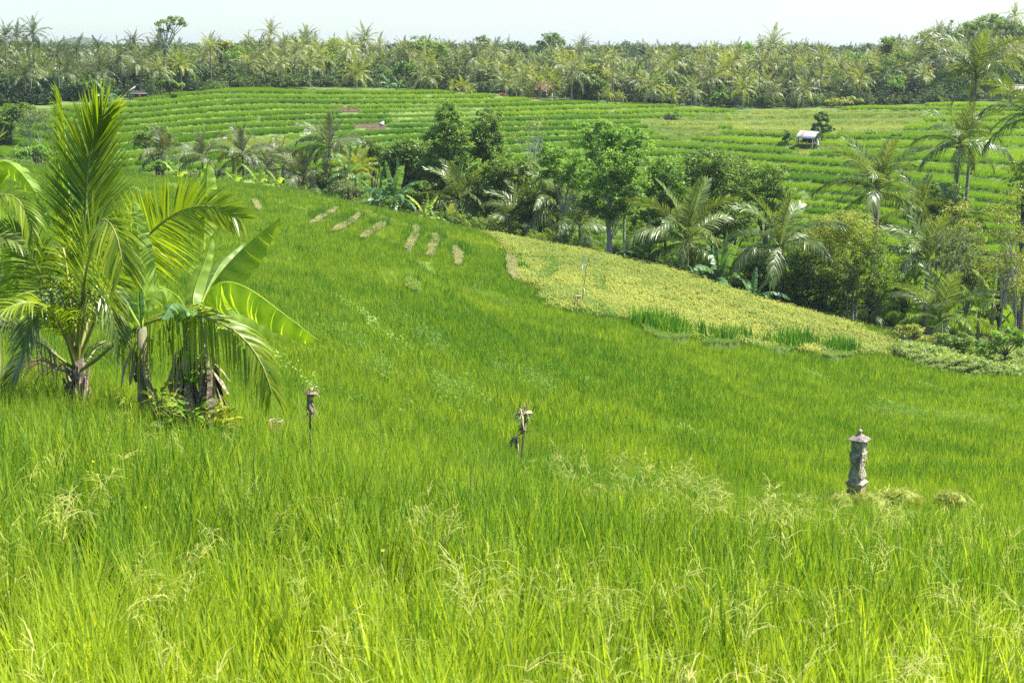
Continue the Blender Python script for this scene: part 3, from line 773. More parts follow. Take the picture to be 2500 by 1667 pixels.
# ------------------------------------------------------------------ fronds
def frond_mesh(P, N0, nl, Lmax, wd, mb=None, start=.12, fold=.25, droop=.25, a0=62, a1=25, seed=0, seg=3, rw=.03, tintb=.4, tintv=.35, ragged=0.0, ribs=None, side_only=0, prof=None):
    """P rachis points, N0 blade normal hint; leaflets on both sides; ribs: MB that takes the rachis tube"""
    r = np.random.default_rng(seed)
    mb = mb or MB()
    P = np.asarray(P, float)
    d = np.concatenate([[0], np.cumsum(np.linalg.norm(np.diff(P, axis=0), axis=1))]); tot = d[-1]; d = d / tot
    def at(t): return np.array([np.interp(t, d, P[:, i]) for i in range(3)])
    N0 = np.asarray(N0, float)
    ts = np.linspace(start, .995, nl)
    Vs = []; Qs = []; Ts = []; n = 0
    for i, t in enumerate(ts):
        p = at(t); T = at(min(1, t + .03)) - at(max(0, t - .03)); T /= np.linalg.norm(T) + 1e-9
        N = N0 if N0.ndim == 1 else N0[min(len(N0) - 1, int(t * len(N0)))]
        S = np.cross(T, N); S /= np.linalg.norm(S) + 1e-9
        Nn = np.cross(S, T)
        s_ = (t - start) / (1 - start)
        L0 = Lmax * (min(1, .35 + s_ * 4) * (1 - .62 * max(0, s_ - .35) / .65) if prof is None else prof(s_))
        ang = R(a0 + (a1 - a0) * s_)
        for sd in (-1, 1):
            if side_only and sd != side_only: continue
            if r.uniform() < ragged: continue
            aa = ang + r.normal(0, .06); L_ = L0 * r.uniform(.85, 1.08)
            D = sd * S * math.sin(aa) + T * math.cos(aa) + Nn * (fold + r.normal(0, .07)); D /= np.linalg.norm(D)
            wv = np.cross(D, Nn); wv /= np.linalg.norm(wv) + 1e-9
            wv = wv + Nn * r.normal(0, .35); wv /= np.linalg.norm(wv)
            dr = droop * r.uniform(.7, 1.35)
            for k_ in range(seg + 1):
                q = k_ / seg
                c = p + D * L_ * q * (1 - .25 * dr * q * q) + np.array([0, 0, -1]) * L_ * dr * q * q
                hw = wd * .5 * (.45 + 1.0 * q if q < .4 else (1 - (q - .4) / .6) * .85 + .03)
                Vs += [c - wv * hw, c + wv * hw]
            Qs += [(n + 2 * k_, n + 2 * k_ + 1, n + 2 * k_ + 3, n + 2 * k_ + 2) for k_ in range(seg)]
            n += 2 * (seg + 1)
            tt = tintb + r.normal(0, tintv * .4)
            Ts += [np.clip(tt + .25 * (k_ / seg) ** 2, 0, 1) for k_ in range(seg + 1) for _ in (0, 1)]
    mb.add(Vs, Qs, np.array(Ts))
    (ribs or mb).tube(P, [rw * (1 - .85 * x) for x in d], 4, .85, cap=False)
    return mb

def arc_pts(L_, e0, bend, n=9, pw=1.3):
    """rachis in the xz plane starting at elevation e0 and bending down"""
    P = [np.zeros(3)]; m = 24
    for i in range(m):
        t = (i + .5) / m; e = R(e0 - bend * t ** pw)
        P.append(P[-1] + np.array([math.cos(e), 0, math.sin(e)]) * L_ / m)
    P = np.array(P); return P[np.linspace(0, m, n).astype(int)]

def frond_set(tag_, mat, nl, wd, seg, Lf=1.0, deadmat=None):
    """fronds from upright spear to hanging; unit: rachis about 4.4 m"""
    out = []
    spec_ = [(86, 18, 3.7, .06, .55), (78, 42, 4.2, .12, .5), (66, 62, 4.5, .2, .45), (52, 72, 4.6, .35, .4), (36, 78, 4.6, .5, .35), (18, 74, 4.4, .65, .35), (-4, 62, 4.2, .8, .3), (-30, 45, 3.9, .9, .3)]
    for i, (e, b, L_, dr, tb) in enumerate(spec_):
        for v in range(2):
            P = arc_pts(L_, e + v * 5 - 2, b * (1 + .15 * v))
            tw = (v - .5) * 1.1
            N = np.array([-math.sin(R(e)) * math.cos(tw) , math.sin(tw), math.cos(R(e)) + .15])
            mb = frond_mesh(P, N, nl, 1.2 * (1 if e > 0 else .9), wd, droop=dr * .8, fold=.3 - dr * .35, seed=i * 7 + v, seg=seg, rw=.045, tintb=tb, ragged=.03 + .05 * v)
            out.append(mb.mesh(tag_, deadmat if (deadmat and i == 7) else mat))
    return out

FS = {'green': frond_set('frond', M['frond'], 58, .075, 3, deadmat=M['frond_dead']), 'dark': frond_set('frond', M['frond_dark'], 52, .075, 3, deadmat=M['frond_dead']),
      'yellow': frond_set('frond', M['frond_yellow'], 52, .075, 3)}

def tube_mesh(name, P, r, mat, n=8, off=(0, 0, 0)):
    mb = MB(); mb.tube(P, r, n); return mb.mesh(name, mat, off, smooth=True)

def coconut_palm(hub, Yd, L_, nf, label, style='green', base_r=.17, lean=(0, 0), nuts=0, low=6, top=0, group=None, gz=None, dz=0, name='coconut_palm'):
    """hub: photo pixel of the crown's heart; grows from the ground below"""
    h = W(hub[0], hub[1], Yd)
    bx, by = h[0] + lean[0], h[1] + lean[1]
    bz = (G(bx, by) if gz is None else gz) + dz
    bz = min(bz, h[2] - .5)
    root = thing(name, (bx, by, bz), label, 'palm tree', group)
    H = h - np.array([bx, by, bz])
    P = [np.array([H[0] * t ** 1.6, H[1] * t ** 1.6, H[2] * t]) for t in np.linspace(0, 1, 9)]
    P[0] = P[0] + np.array([0, 0, -.3])
    rr = [base_r * (1.35 if i == 0 else 1.0 - .35 * i / 8) for i in range(9)]
    link('trunk', tube_mesh('trunk', P, rr, M['bark_palm'] if style != 'dark' else M['bark_dark']), root)
    fs = FS[style]; sc = L_ / 4.4 * (1.22 if style == 'dark' else 1.12)
    rr_ = random.Random(int(hub[0] * 7 + hub[1]))
    for i in range(nf):
        q = (i + .5) / nf
        cl = min(low, top + int((q ** .72) * (low - top + 1)))
        v = rr_.randrange(2)
        o = link('frond', fs[cl * 2 + v], root, H + np.array([0, 0, .12 * (1 - q)]))
        o.rotation_euler = (rr_.uniform(-.08, .08), rr_.uniform(-.1, .1), i * 2.39996 + rr_.uniform(-.3, .3))
        s_ = sc * rr_.uniform(.86, 1.08); o.scale = (s_, s_, s_)
    if nuts:
        for i in range(nuts):
            a_ = i / nuts * 6.28 + .3; mb = MB(); mb.ball((0, 0, 0), .13, 7, 6, (1, 1, 1.2))
            link('coconut', mb.mesh('coconut', M['coconut'] if nuts > 3 else M['nut_dark']), root, H + np.array([.28 * math.cos(a_), .28 * math.sin(a_), -.2 - .12 * (i % 2)]))
    return root

# ------------------------------------------------------------------ broadleaf crowns
def crown_mb(lobes, n_clumps, per, leaf, clump_r, seed=0, mb=None, up=.3, shell=.55, flat=.6):
    """lobes: (centre, radii); returns MB and clump centres"""
    r = np.random.default_rng(seed)
    mb = mb or MB()
    vol = np.array([np.prod(l[1]) ** .7 for l in lobes]); vol /= vol.sum()
    cs = []
    for _ in range(n_clumps):
        c, rad = lobes[r.choice(len(lobes), p=vol)]
        v = r.normal(0, 1, 3); v[2] = abs(v[2]) * .9 - .35 * (r.uniform() < .5); v /= np.linalg.norm(v)
        q = shell + (1 - shell) * r.uniform() ** .6
        if r.uniform() < .25: q *= .6
        cs.append(np.array(c) + v * np.array(rad) * q)
    cs = np.array(cs)
    N = n_clumps * per
    cc = np.repeat(cs, per, axis=0)
    cr_ = np.repeat(clump_r * r.uniform(.6, 1.35, n_clumps), per)
    off = r.normal(0, 1, (N, 3)); off /= np.linalg.norm(off, axis=1, keepdims=True); off *= (r.uniform(0, 1, (N, 1)) ** .5)
    off[:, 2] *= flat
    p = cc + off * cr_[:, None]
    nrm = off + np.array([0, 0, up + .35]) + r.normal(0, .45, (N, 3)); nrm /= np.linalg.norm(nrm, axis=1, keepdims=True)
    t = np.cross(nrm, r.normal(0, 1, (N, 3))); t /= np.linalg.norm(t, axis=1, keepdims=True) + 1e-9
    s_ = np.cross(nrm, t)
    sz = leaf * r.uniform(.6, 1.3, N)[:, None]
    V = np.stack([p - t * sz * .5, p + s_ * sz * .26, p + t * sz * .5 - nrm * sz * .12, p - s_ * sz * .26], 1).reshape(-1, 3)
    Q = np.arange(N * 4).reshape(-1, 4)
    tc = np.repeat(r.uniform(.1, .9, n_clumps), per) * .5 + r.uniform(0, .5, N)
    mb.add(V, Q, np.repeat(tc, 4))
    return mb, cs

def broadleaf(lobes_px, Yd, label, mat, leaf=.24, dens=1.0, trunks=((0, 0),), bark='bark_dark', tr=.16, name='broadleaf_tree', cat='tree', clump=.55, group=None, limb=10, gz=None, basepx=None, per=42, up=.3, depth=1.0, ybase=None, dz=0, wb=False, extra=None):
    """lobes_px: (px, py, rx, ry[, dY]) ellipses in photo pixels at distance Yd"""
    lobes = []
    for L_ in lobes_px:
        dY = L_[4] if len(L_) > 4 else 0
        g_ = 1.14 if Yd < 175 and dens > 1.0 and cat == 'tree' else 1.0
        c = W(L_[0], L_[1], Yd + dY); rx = L_[2] / F * Yd * g_; ry = L_[3] / F * Yd * g_
        lobes.append((c, (rx, (rx * .7 + ry * .3) * depth, ry)))
    if Yd < 175 and dens > 1.0 and cat == 'tree':
        for c, rad in list(lobes):
            lobes.append((c + np.array([0, rad[1] * .3, -rad[2] * 1.0]), (rad[0] * .9, rad[1] * .9, rad[2] * .9)))
    cx = np.mean([l[0][0] for l in lobes]); cy = np.mean([l[0][1] for l in lobes])
    bx = cx if basepx is None else (basepx - 1250) / F * Yd * 1.0
    by = cy
    bz = (G(bx, by) if gz is None else gz) + dz
    lowest = min(l[0][2] - l[1][2] * .5 for l in lobes)
    bz = min(bz, lowest)
    B = np.array([bx, by, bz])
    area = sum(l[1][0] * l[1][2] for l in lobes)
    ncl = max(8, int(area * 10.5 * dens))
    seed = int(lobes_px[0][0] + lobes_px[0][1] * 3) + 5
    mb, cs = crown_mb(lobes, ncl, per, leaf, clump, seed, up=up)
    root = thing(name, B, label, cat, group)
    link('crown', mb.mesh('crown', mat, B), root)
    tb = MB(); r = random.Random(seed)
    for tx, ty in trunks:
        b0 = B + np.array([tx, ty, -.3])
        bestc = min(lobes, key=lambda l: abs(l[0][0] - b0[0]) + .2 * abs(l[0][2] - bz))[0]
        fork = b0 + (np.array([bestc[0], bestc[1], max(bestc[2], bz + 1)]) - b0) * .55
        fork[0] = b0[0] * .6 + fork[0] * .4
        mid = (b0 + fork) / 2 + np.array([r.uniform(-.15, .15), 0, 0])
        tb.tube([b0, b0 + (mid - b0) * .3, mid, fork], [tr * 1.3, tr, tr * .9, tr * .7], 7, cap=False)
        for i in range(max(2, int(limb / len(trunks)))):
            e = cs[r.randrange(len(cs))]
            m_ = fork + (e - fork) * .5 + np.array([r.uniform(-.3, .3), r.uniform(-.3, .3), .25 * np.linalg.norm(e - fork) * .5])
            tb.tube([fork, fork + (m_ - fork) * .5, m_, e], [tr * .6, tr * .42, tr * .3, tr * .08], 5, cap=False)
            for _ in range(2):
                e2 = cs[np.argmin(np.linalg.norm(cs - (m_ + np.array([r.uniform(-1, 1), r.uniform(-1, 1), r.uniform(-.2, 1)])), axis=1))]
                tb.tube([m_, (m_ + e2) / 2 + np.array([0, 0, .1]), e2], [tr * .28, tr * .18, tr * .06], 4, cap=False)
    link('trunk', tb.mesh('trunk', M[bark], B, smooth=True), root)
    if extra:
        n_, mm, sz = extra
        eb, _ = crown_mb(lobes, n_, 5, sz, .18, seed + 9, shell=.9)
        link('flowers', eb.mesh('flowers', M[mm], B), root)
    return root

# ------------------------------------------------------------------ banana
def banana_leaf_mb(P, width, N0, seed=0, tear=.35, fold=.35, mb=None, curl=.2, rw=.02):
    r = np.random.default_rng(seed); mb = mb or MB()
    P = np.asarray(P, float)
    d = np.concatenate([[0], np.cumsum(np.linalg.norm(np.diff(P, axis=0), axis=1))]); d /= d[-1]
    def at(t): return np.array([np.interp(t, d, P[:, i]) for i in range(3)])
    n = 26; ts = np.linspace(.14, 1, n)
    N0 = np.asarray(N0, float)
    for sd in (-1, 1):
        off = r.normal(0, .1); i = 0
        while i < n - 1:
            blk = min(n - 1 - i, 1 + int(r.exponential(1 / max(tear, .05))))
            V = []; T_ = []
            fo = fold + off; off = r.normal(0, .18) * min(1, tear * 2)
            for j in range(i, i + blk + 1):
                t = ts[j]; p = at(t); T = at(min(1, t + .03)) - at(max(0, t - .03)); T /= np.linalg.norm(T) + 1e-9
                S = np.cross(T, N0); S /= np.linalg.norm(S) + 1e-9; Nn = np.cross(S, T)
                s_ = (t - .14) / .86
                ww = width * .5 * min(1, (s_ + .04) * 6) ** .6 * (1 - s_ ** 3.2) ** .7 + .004
                gapk = .0 if (j not in (i, i + blk)) else (.06 if tear > .15 else 0)
                for q in (0, .35, .7, 1.0):
                    D = sd * S * math.cos(fo + curl * q) - Nn * math.sin(fo + curl * q) + T * .12 * q
                    sh = (T * gapk * ww * q) * (1 if j == i else -1)
                    V.append(p + D * ww * q + sh + Nn * .02 * math.sin(j * 2.1) * q)
                    T_.append(.4 + .25 * q + .22 * math.sin(j * 1.7 + r.normal(0, .6)) + r.normal(0, .06))
            Q = [(4 * a_ + b, 4 * a_ + b + 1, 4 * a_ + b + 5, 4 * a_ + b + 4) for a_ in range(blk) for b in range(3)]
            mb.add(V, Q, np.clip(T_, 0, 1)); i += blk
    mb.tube(P, [rw * (1 - .8 * x) for x in d], 5, .95, cap=False)
    return mb

BL = []
for i, (e, b, L_, ww) in enumerate([(84, 14, 2.3, .55), (70, 50, 2.5, .6), (52, 80, 2.6, .62), (34, 85, 2.5, .6), (12, 75, 2.3, .58), (-10, 60, 2.0, .5)]):
    for v in range(2):
        P = arc_pts(L_, e + 4 * v, b, 10)
        tw = (v - .5) * .9
        N = np.array([-math.sin(R(e)) * math.cos(tw), math.sin(tw), math.cos(R(e)) + .1])
        BL.append((banana_leaf_mb(P, ww, N, i * 3 + v, tear=.5, fold=.3), i))
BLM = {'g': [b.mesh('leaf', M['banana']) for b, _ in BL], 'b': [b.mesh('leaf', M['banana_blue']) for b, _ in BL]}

def banana_plant(hub, Yd, s, nf, label, kind='b', group='banana plants along the valley edge', gz=None, low=5):
    h = W(hub[0], hub[1], Yd); bz = G(h[0], h[1]) if gz is None else gz
    bz = min(bz, h[2] - .8)
    root = thing('banana_plant', (h[0], h[1], bz), label, 'banana plant', group)
    H = np.array([0, 0, h[2] - bz])
    link('stem', tube_mesh('stem', [(0, 0, -.2), (0.03, 0, H[2] * .5), H], [.16 * s, .13 * s, .08 * s], M['pseudostem']), root)
    rr = random.Random(int(hub[0] + hub[1]))
    for i in range(nf):
        cl = min(low, int((i + .5) / nf * (low + 1)))
        o = link('leaf', BLM[kind][cl * 2 + rr.randrange(2)], root, H)
        o.rotation_euler = (0, 0, i * 2.4 + rr.uniform(-.4, .4) + .7); k_ = s * rr.uniform(.85, 1.1); o.scale = (k_, k_, k_)
    return root

# ------------------------------------------------------------------ the young coconut palm in front on the left
B0 = np.array([palm0[0], palm0[1], G(palm0[0], palm0[1])])
hp = thing('coconut_palm', B0, 'young stemless coconut palm in the left foreground with huge yellow green fronds', 'palm tree')
link('trunk', tube_mesh('trunk', [(0, 0, -.2), (.0, 0, .3), (.02, 0, .62), (.03, 0, .95)], [.13, .14, .11, .07], M['bark_dark'], 10), hp)
sb = MB(); rr = random.Random(4)
for i in range(12):
    a = i * 2.4; c = np.array([math.cos(a), math.sin(a), 0])
    sb.tube([c * .10 + (0, 0, .1 + .03 * i), c * .14 + (0, 0, .3 + .04 * i), c * .2 + (0, 0, .5 + .04 * i)], [.06, .045, .015], 5, .5)
link('leaf_base', sb.mesh('leaf_base', M['dead_leaf']), hp)
def hero(pts, N0, nl, Lm, wd, droop, seed, tintb=.45, mat='frond_hero', fold=.3, a0=62, a1=25, label=None, rw=.035, ragged=.02, start=.2, side_only=0, prof=None, owner=None, base=None):
    owner = owner or hp; base = B0 if base is None else base
    K = np.array([W(*p) for p in pts]); m = 24
    d = np.concatenate([[0], np.cumsum(np.linalg.norm(np.diff(K, axis=0), axis=1))]); d /= d[-1]
    P = np.array([[np.interp(t, d, K[:, i]) for i in range(3)] for t in np.linspace(0, 1, m)])
    for _ in range(2): P[1:-1] = (P[:-2] + P[1:-1] * 2 + P[2:]) / 4
    ribs = MB()
    mb = frond_mesh(P - base, N0, nl, Lm, wd, droop=droop, fold=fold, a0=a0, a1=a1, seed=seed, seg=4, rw=rw, tintb=tintb, tintv=.4, ragged=ragged, ribs=ribs, start=start, side_only=side_only, prof=prof)
    f = link('frond', mb.mesh('leaflets', M[mat]), owner, label=label)
    link('rachis', ribs.mesh('rachis', M['rachis'], smooth=True), f)
bx0 = (190, 880, 21.5)
fan = lambda s: min(1, .55 + s * 2.0) * (1 - .35 * max(0, s - .55) / .45)
hero([bx0, (196, 790, 21.6), (203, 690, 21.9), (209, 560, 22.2), (212, 460, 22.4), (218, 380, 22.5), (230, 325, 22.5), (252, 283, 22.3)], (-.1, -1, .12), 124, 1.12, .044, .03, 11, .45, a0=54, a1=14, label='tallest upright frond spreading like a fan', start=.36, prof=fan, fold=.1)
hero([bx0, (192, 790, 21.2), (205, 690, 20.8), (222, 610, 20.4), (237, 552, 20.0), (252, 528, 19.6), (275, 545, 19.3), (292, 590, 19.1), (300, 650, 19.0)], (0, -.75, .65), 110, 1.25, .044, .34, 12, .5, a0=70, a1=30, start=.22, fold=.0, label='frond arching forward with silvery drooping leaflets')
hero([(196, 870, 21.5), (250, 740, 21.5), (303, 635, 21.4), (351, 585, 21.2), (399, 538, 21.0), (455, 505, 20.9), (515, 500, 20.8), (560, 515, 20.7), (588, 535, 20.6)], (0.1, -.95, .25), 92, .98, .042, .14, 13, .62, a0=72, a1=28, start=.3, fold=.1)
hero([(196, 905, 21.4), (235, 880, 21.2), (280, 838, 20.9), (345, 792, 20.6), (420, 768, 20.3), (490, 768, 20.0), (560, 795, 19.8), (615, 842, 19.6), (648, 900, 19.5), (664, 960, 19.45)], (0, -.55, .85), 100, .95, .04, .52, 14, .55, a0=75, a1=30, start=.22, fold=-.1)
hero([(180, 900, 21.6), (140, 870, 21.4), (90, 830, 21.1), (40, 790, 20.8), (-30, 770, 20.5)], (0, -.5, .9), 50, .8, .04, .75, 15, .3, label='low left frond turning brown', mat='frond_dark', start=.2)
hero([(184, 880, 21.6), (150, 800, 21.7), (112, 700, 21.9), (75, 610, 22.1), (30, 560, 22.2), (-20, 560, 22.2)], (-.2, -.7, .7), 62, .95, .042, .35, 16, .4, start=.25)
hero([(186, 870, 21.8), (175, 700, 22.6), (170, 520, 23.2), (163, 380, 23.6), (155, 290, 23.8), (148, 235, 23.9)], (-.5, -.9, .1), 46, .8, .04, .02, 17, .3, a0=22, a1=8, start=.3, fold=.5)
hero([(188, 880, 21.7), (215, 760, 22.8), (250, 660, 23.8), (300, 600, 24.6), (350, 590, 25.0), (395, 620, 25.2)], (.2, -.4, .9), 56, .85, .04, .5, 18, .35, start=.3)
hero([(182, 890, 21.4), (160, 820, 20.8), (130, 760, 20.2), (80, 735, 19.8), (30, 745, 19.5), (-30, 775, 19.3)], (0, -.5, .9), 56, .8, .038, .45, 19, .55, start=.3)
hero([(184, 905, 21.6), (150, 905, 21.9), (110, 880, 22.2), (70, 880, 22.3), (40, 910, 22.3)], (0, -.5, .9), 34, .6, .035, .9, 20, .5, mat='frond_dead', ragged=.15, label='dead brown frond hanging at the base')
hero([(190, 900, 21.8), (215, 880, 22.4), (240, 840, 22.9), (262, 830, 23.2), (285, 860, 23.3)], (0, -.5, .9), 30, .6, .035, .9, 21, .4, mat='frond_dark')

for i_, (tx, ty, dd, sd) in enumerate(((90, 740, -1.0, 81), (120, 640, .9, 82), (265, 720, -.9, 83), (290, 780, 1.2, 84), (60, 860, .6, 85))):
    mx_ = (188 + tx) / 2; my_ = min(ty, 800) - 50
    hero([(188, 885, 21.5), ((188 + mx_) / 2, (885 + my_) / 2 - 20, 21.5 + dd * .3), (mx_, my_, 21.5 + dd * .6), (tx, ty, 21.5 + dd), (tx + (tx - 188) * .35, ty + 95, 21.5 + dd * 1.2)], (0, -.5, .85), 56, .85, .04, .5, sd, .4, 'frond_hero' if i_ % 2 else 'frond', start=.25)
# a second palm whose fronds reach in from beyond the left border
pl = W(-70, 880, 20.5); BL0 = np.array([pl[0], pl[1], G(pl[0], pl[1])])
lp = thing('coconut_palm', BL0, 'coconut palm just off the left border, only drooping frond ends reaching in', 'palm tree')
link('trunk', tube_mesh('trunk', [(0, 0, -.2), (0, 0, .8), (.02, 0, 1.5)], [.2, .17, .12], M['bark_dark'], 8), lp)
for pts, N0, nl, Lm, dr, sd, tb, mt in (
    ([(-70, 780, 20.5), (-90, 560, 20.6), (-70, 420, 20.6), (-30, 360, 20.6), (5, 330, 20.6)], (0, -.6, .8), 44, .6, .1, 31, .75, 'frond_yellow'),
    ([(-70, 780, 20.5), (-60, 600, 20.2), (-30, 500, 20.0), (10, 468, 19.9), (45, 480, 19.8), (72, 530, 19.7), (85, 600, 19.7)], (0, -.6, .8), 50, .62, .35, 32, .5, 'frond_hero'),
    ([(-70, 800, 20.5), (-60, 640, 20.2), (-20, 580, 20.0), (30, 585, 19.9), (70, 610, 19.8)], (0, -.6, .8), 44, .55, .3, 33, .6, 'frond')):
    hero(pts, N0, nl, Lm, .038, dr, sd, tb, mt, owner=lp, base=BL0)

# ------------------------------------------------------------------ banana clumps in front
def big_leaf(root, base, pts, width, N0, seed, mat='banana', tear=.2, fold=.35, curl=.25, label=None):
    K = np.array([W(*p) for p in pts])
    d = np.concatenate([[0], np.cumsum(np.linalg.norm(np.diff(K, axis=0), axis=1))]); d /= d[-1]
    P = np.array([[np.interp(t, d, K[:, i]) for i in range(3)] for t in np.linspace(0, 1, 16)])
    for _ in range(2): P[1:-1] = (P[:-2] + P[1:-1] * 2 + P[2:]) / 4
    link('leaf', banana_leaf_mb(P - base, width, N0, seed, tear, fold, curl=curl, rw=.018).mesh('leaf', M[mat]), root, label=label)
def stem_mb(x0, y0, x1, y1, Y, r0, r1, base):
    a_ = W(x0, y0, Y); b2 = W(x1, y1, Y); a_ = a_.copy(); a_[2] = min(a_[2], G(a_[0], a_[1]) - .1)
    return tube_mesh('stem', [a_ - base, (a_ + b2) / 2 - base, b2 - base], [r0, (r0 + r1) / 2, r1], M['pseudostem'], 9)
def ragged_skirt(x, y, Y, n, hgt, rad, base, seed):
    r = random.Random(seed); mb = MB(); c = W(x, y, Y) - base
    for i in range(n):
        a = r.uniform(0, 6.28); z0 = r.uniform(.2, 1) * hgt; L_ = r.uniform(.25, .7); wv = r.uniform(.02, .07)
        p = c + np.array([math.cos(a), math.sin(a), 0]) * rad * r.uniform(.6, 1.1) + np.array([0, 0, z0])
        s_ = np.array([-math.sin(a), math.cos(a), 0]) * wv; o = np.array([math.cos(a), math.sin(a), 0])
        q = p + o * r.uniform(.02, .14) - np.array([0, 0, L_ * .5]); e = q + o * r.uniform(-.05, .12) - np.array([0, 0, L_ * .5])
        mb.add([p - s_ * .5, p + s_ * .5, q + s_, q - s_, e + s_ * .5, e - s_ * .3], [(0, 1, 2, 3), (3, 2, 4, 5)], r.uniform(0, 1))
    return mb.mesh('dead_leaf', M['dead_leaf'])
Yb = 20.3
g0 = W(350, 975, Yb); ba = np.array([g0[0], g0[1], G(g0[0], g0[1])])
t1 = thing('banana_plant', ba, 'slim banana plant between the young coconut palm and the bigger banana clump', 'banana plant', 'banana plants beside the young palm')
link('stem', stem_mb(349, 985, 346, 800, Yb, .11, .07, ba), t1)
link('dead_leaf', ragged_skirt(348, 985, Yb, 14, .9, .1, ba, 3), t1)
big_leaf(t1, ba, [(346, 805, Yb), (352, 740, 20.5), (347, 660, 20.7), (336, 560, 20.9), (322, 478, 21.0)], .4, (-.2, -1, .2), 41, 'banana', .15, .3)
big_leaf(t1, ba, [(346, 805, Yb), (310, 740, 20.6), (270, 720, 20.9), (235, 760, 21.1)], .4, (0, -.6, .8), 42, tear=.4)
big_leaf(t1, ba, [(346, 805, Yb), (343, 760, 20.1), (341, 700, 20.0), (340, 625, 19.9)], .16, (0, -1, .1), 43, 'banana_blue', .05, .6)
g1 = W(470, 990, Yb); bb = np.array([g1[0], g1[1], G(g1[0], g1[1])])
t2 = thing('banana_plant', bb, 'thick banana plant with dead leaf skirt and the two longest leaves pointing right', 'banana plant', 'banana plants beside the young palm')
link('stem', stem_mb(455, 1000, 462, 770, Yb, .12, .08, bb), t2)
link('stem', stem_mb(505, 990, 492, 770, Yb + .2, .085, .06, bb), t2)
link('dead_leaf', ragged_skirt(455, 1000, Yb, 50, .95, .14, bb, 5), t2)
link('dead_leaf', ragged_skirt(512, 990, Yb, 36, .8, .1, bb, 6), t2)
big_leaf(t2, bb, [(486, 790, Yb), (500, 735, Yb), (520, 690, Yb), (560, 640, Yb), (610, 590, Yb), (655, 552, Yb), (684, 533, Yb)], .74, (-.35, -.35, .9), 51, 'banana', .22, .95, .4, label='leaf rising to the upper right')
big_leaf(t2, bb, [(488, 790, Yb), (500, 720, 20.1), (525, 690, 19.9), (565, 682, 19.7), (620, 710, 19.5), (690, 765, 19.3), (745, 805, 19.2), (778, 832, 19.1)], .95, (.1, -.35, .95), 52, 'banana', .3, 1.0, .45, label='longest leaf drooping to the lower right')
big_leaf(t2, bb, [(486, 800, Yb), (530, 760, 20.6), (590, 750, 20.8), (650, 780, 20.9), (722, 822, 21.0)], .6, (.1, -.6, .8), 53, 'banana', .1, .4)
big_leaf(t2, bb, [(498, 610, 21.1), (500, 560, 21.2), (503, 490, 21.3), (508, 396, 21.4)], .42, (.15, -1, .15), 54, 'banana', .15, .3, label='upright glowing leaf behind the frond')
big_leaf(t2, bb, [(478, 800, Yb), (470, 720, 20.9), (500, 640, 21.2), (520, 575, 21.4)], .3, (.1, -1, .2), 55, 'banana', .1, .2)
big_leaf(t2, bb, [(470, 790, Yb), (440, 730, 20), (405, 700, 19.8), (375, 720, 19.7), (360, 760, 19.6)], .5, (0, -.6, .8), 56, tear=.5)
big_leaf(t2, bb, [(470, 795, Yb), (450, 745, 19.9), (420, 740, 19.6), (395, 780, 19.4)], .42, (0, -.5, .85), 57, 'banana_blue', .5)
big_leaf(t2, bb, [(480, 780, Yb), (500, 720, 21.0), (540, 640, 21.6), (600, 590, 22)], .5, (-.2, -.7, .7), 58, 'banana', .3)
big_leaf(t2, bb, [(490, 800, Yb), (560, 800, 20.6), (620, 850, 20.7), (650, 915, 20.8), (688, 985, 20.8)], .42, (.1, -.8, .5), 59, 'banana', .4, .8)
big_leaf(t2, bb, [(486, 800, Yb), (540, 740, 21), (575, 660, 21.5), (588, 640, 21.6)], .45, (-.1, -.9, .4), 60, 'banana', .2, .3)
vb, _ = crown_mb([(W(470, 920, Yb) - bb, (.25, .25, .45))], 26, 10, .09, .12, 61)
link('creeper', vb.mesh('creeper', M['leaf_b']), t2)
g2 = W(-20, 900, 19.8); bc = np.array([g2[0], g2[1], G(g2[0], g2[1])])
t3 = thing('banana_plant', bc, 'banana plant at the left border with a ragged leaf arching down behind the palm', 'banana plant', 'banana plants beside the young palm')
link('stem', stem_mb(-20, 930, -18, 760, 23, .15, .1, bc), t3)
big_leaf(t3, bc, [(-20, 700, 22.5), (-40, 480, 22.4), (-10, 370, 22.3), (36, 398, 22.2), (75, 445, 22.1), (105, 500, 22.1), (125, 560, 22)], .6, (.1, -.8, .6), 71, 'banana', .75, .55, .5, label='long leaf torn into flaps')
big_leaf(t3, bc, [(-20, 760, 22.8), (5, 680, 22.8), (35, 640, 22.8), (70, 650, 22.8), (85, 700, 22.8)], .6, (0, -.8, .6), 72, 'banana', .3)
big_leaf(t3, bc, [(-20, 760, 22.8), (-5, 700, 23), (10, 620, 23), (20, 540, 23)], .6, (0, -1, .2), 73, 'banana', .2)
big_leaf(t3, bc, [(-20, 760, 22.8), (10, 730, 22.8), (30, 780, 22.8), (36, 850, 22.8)], .5, (0, -.8, .5), 74, 'banana', .5)

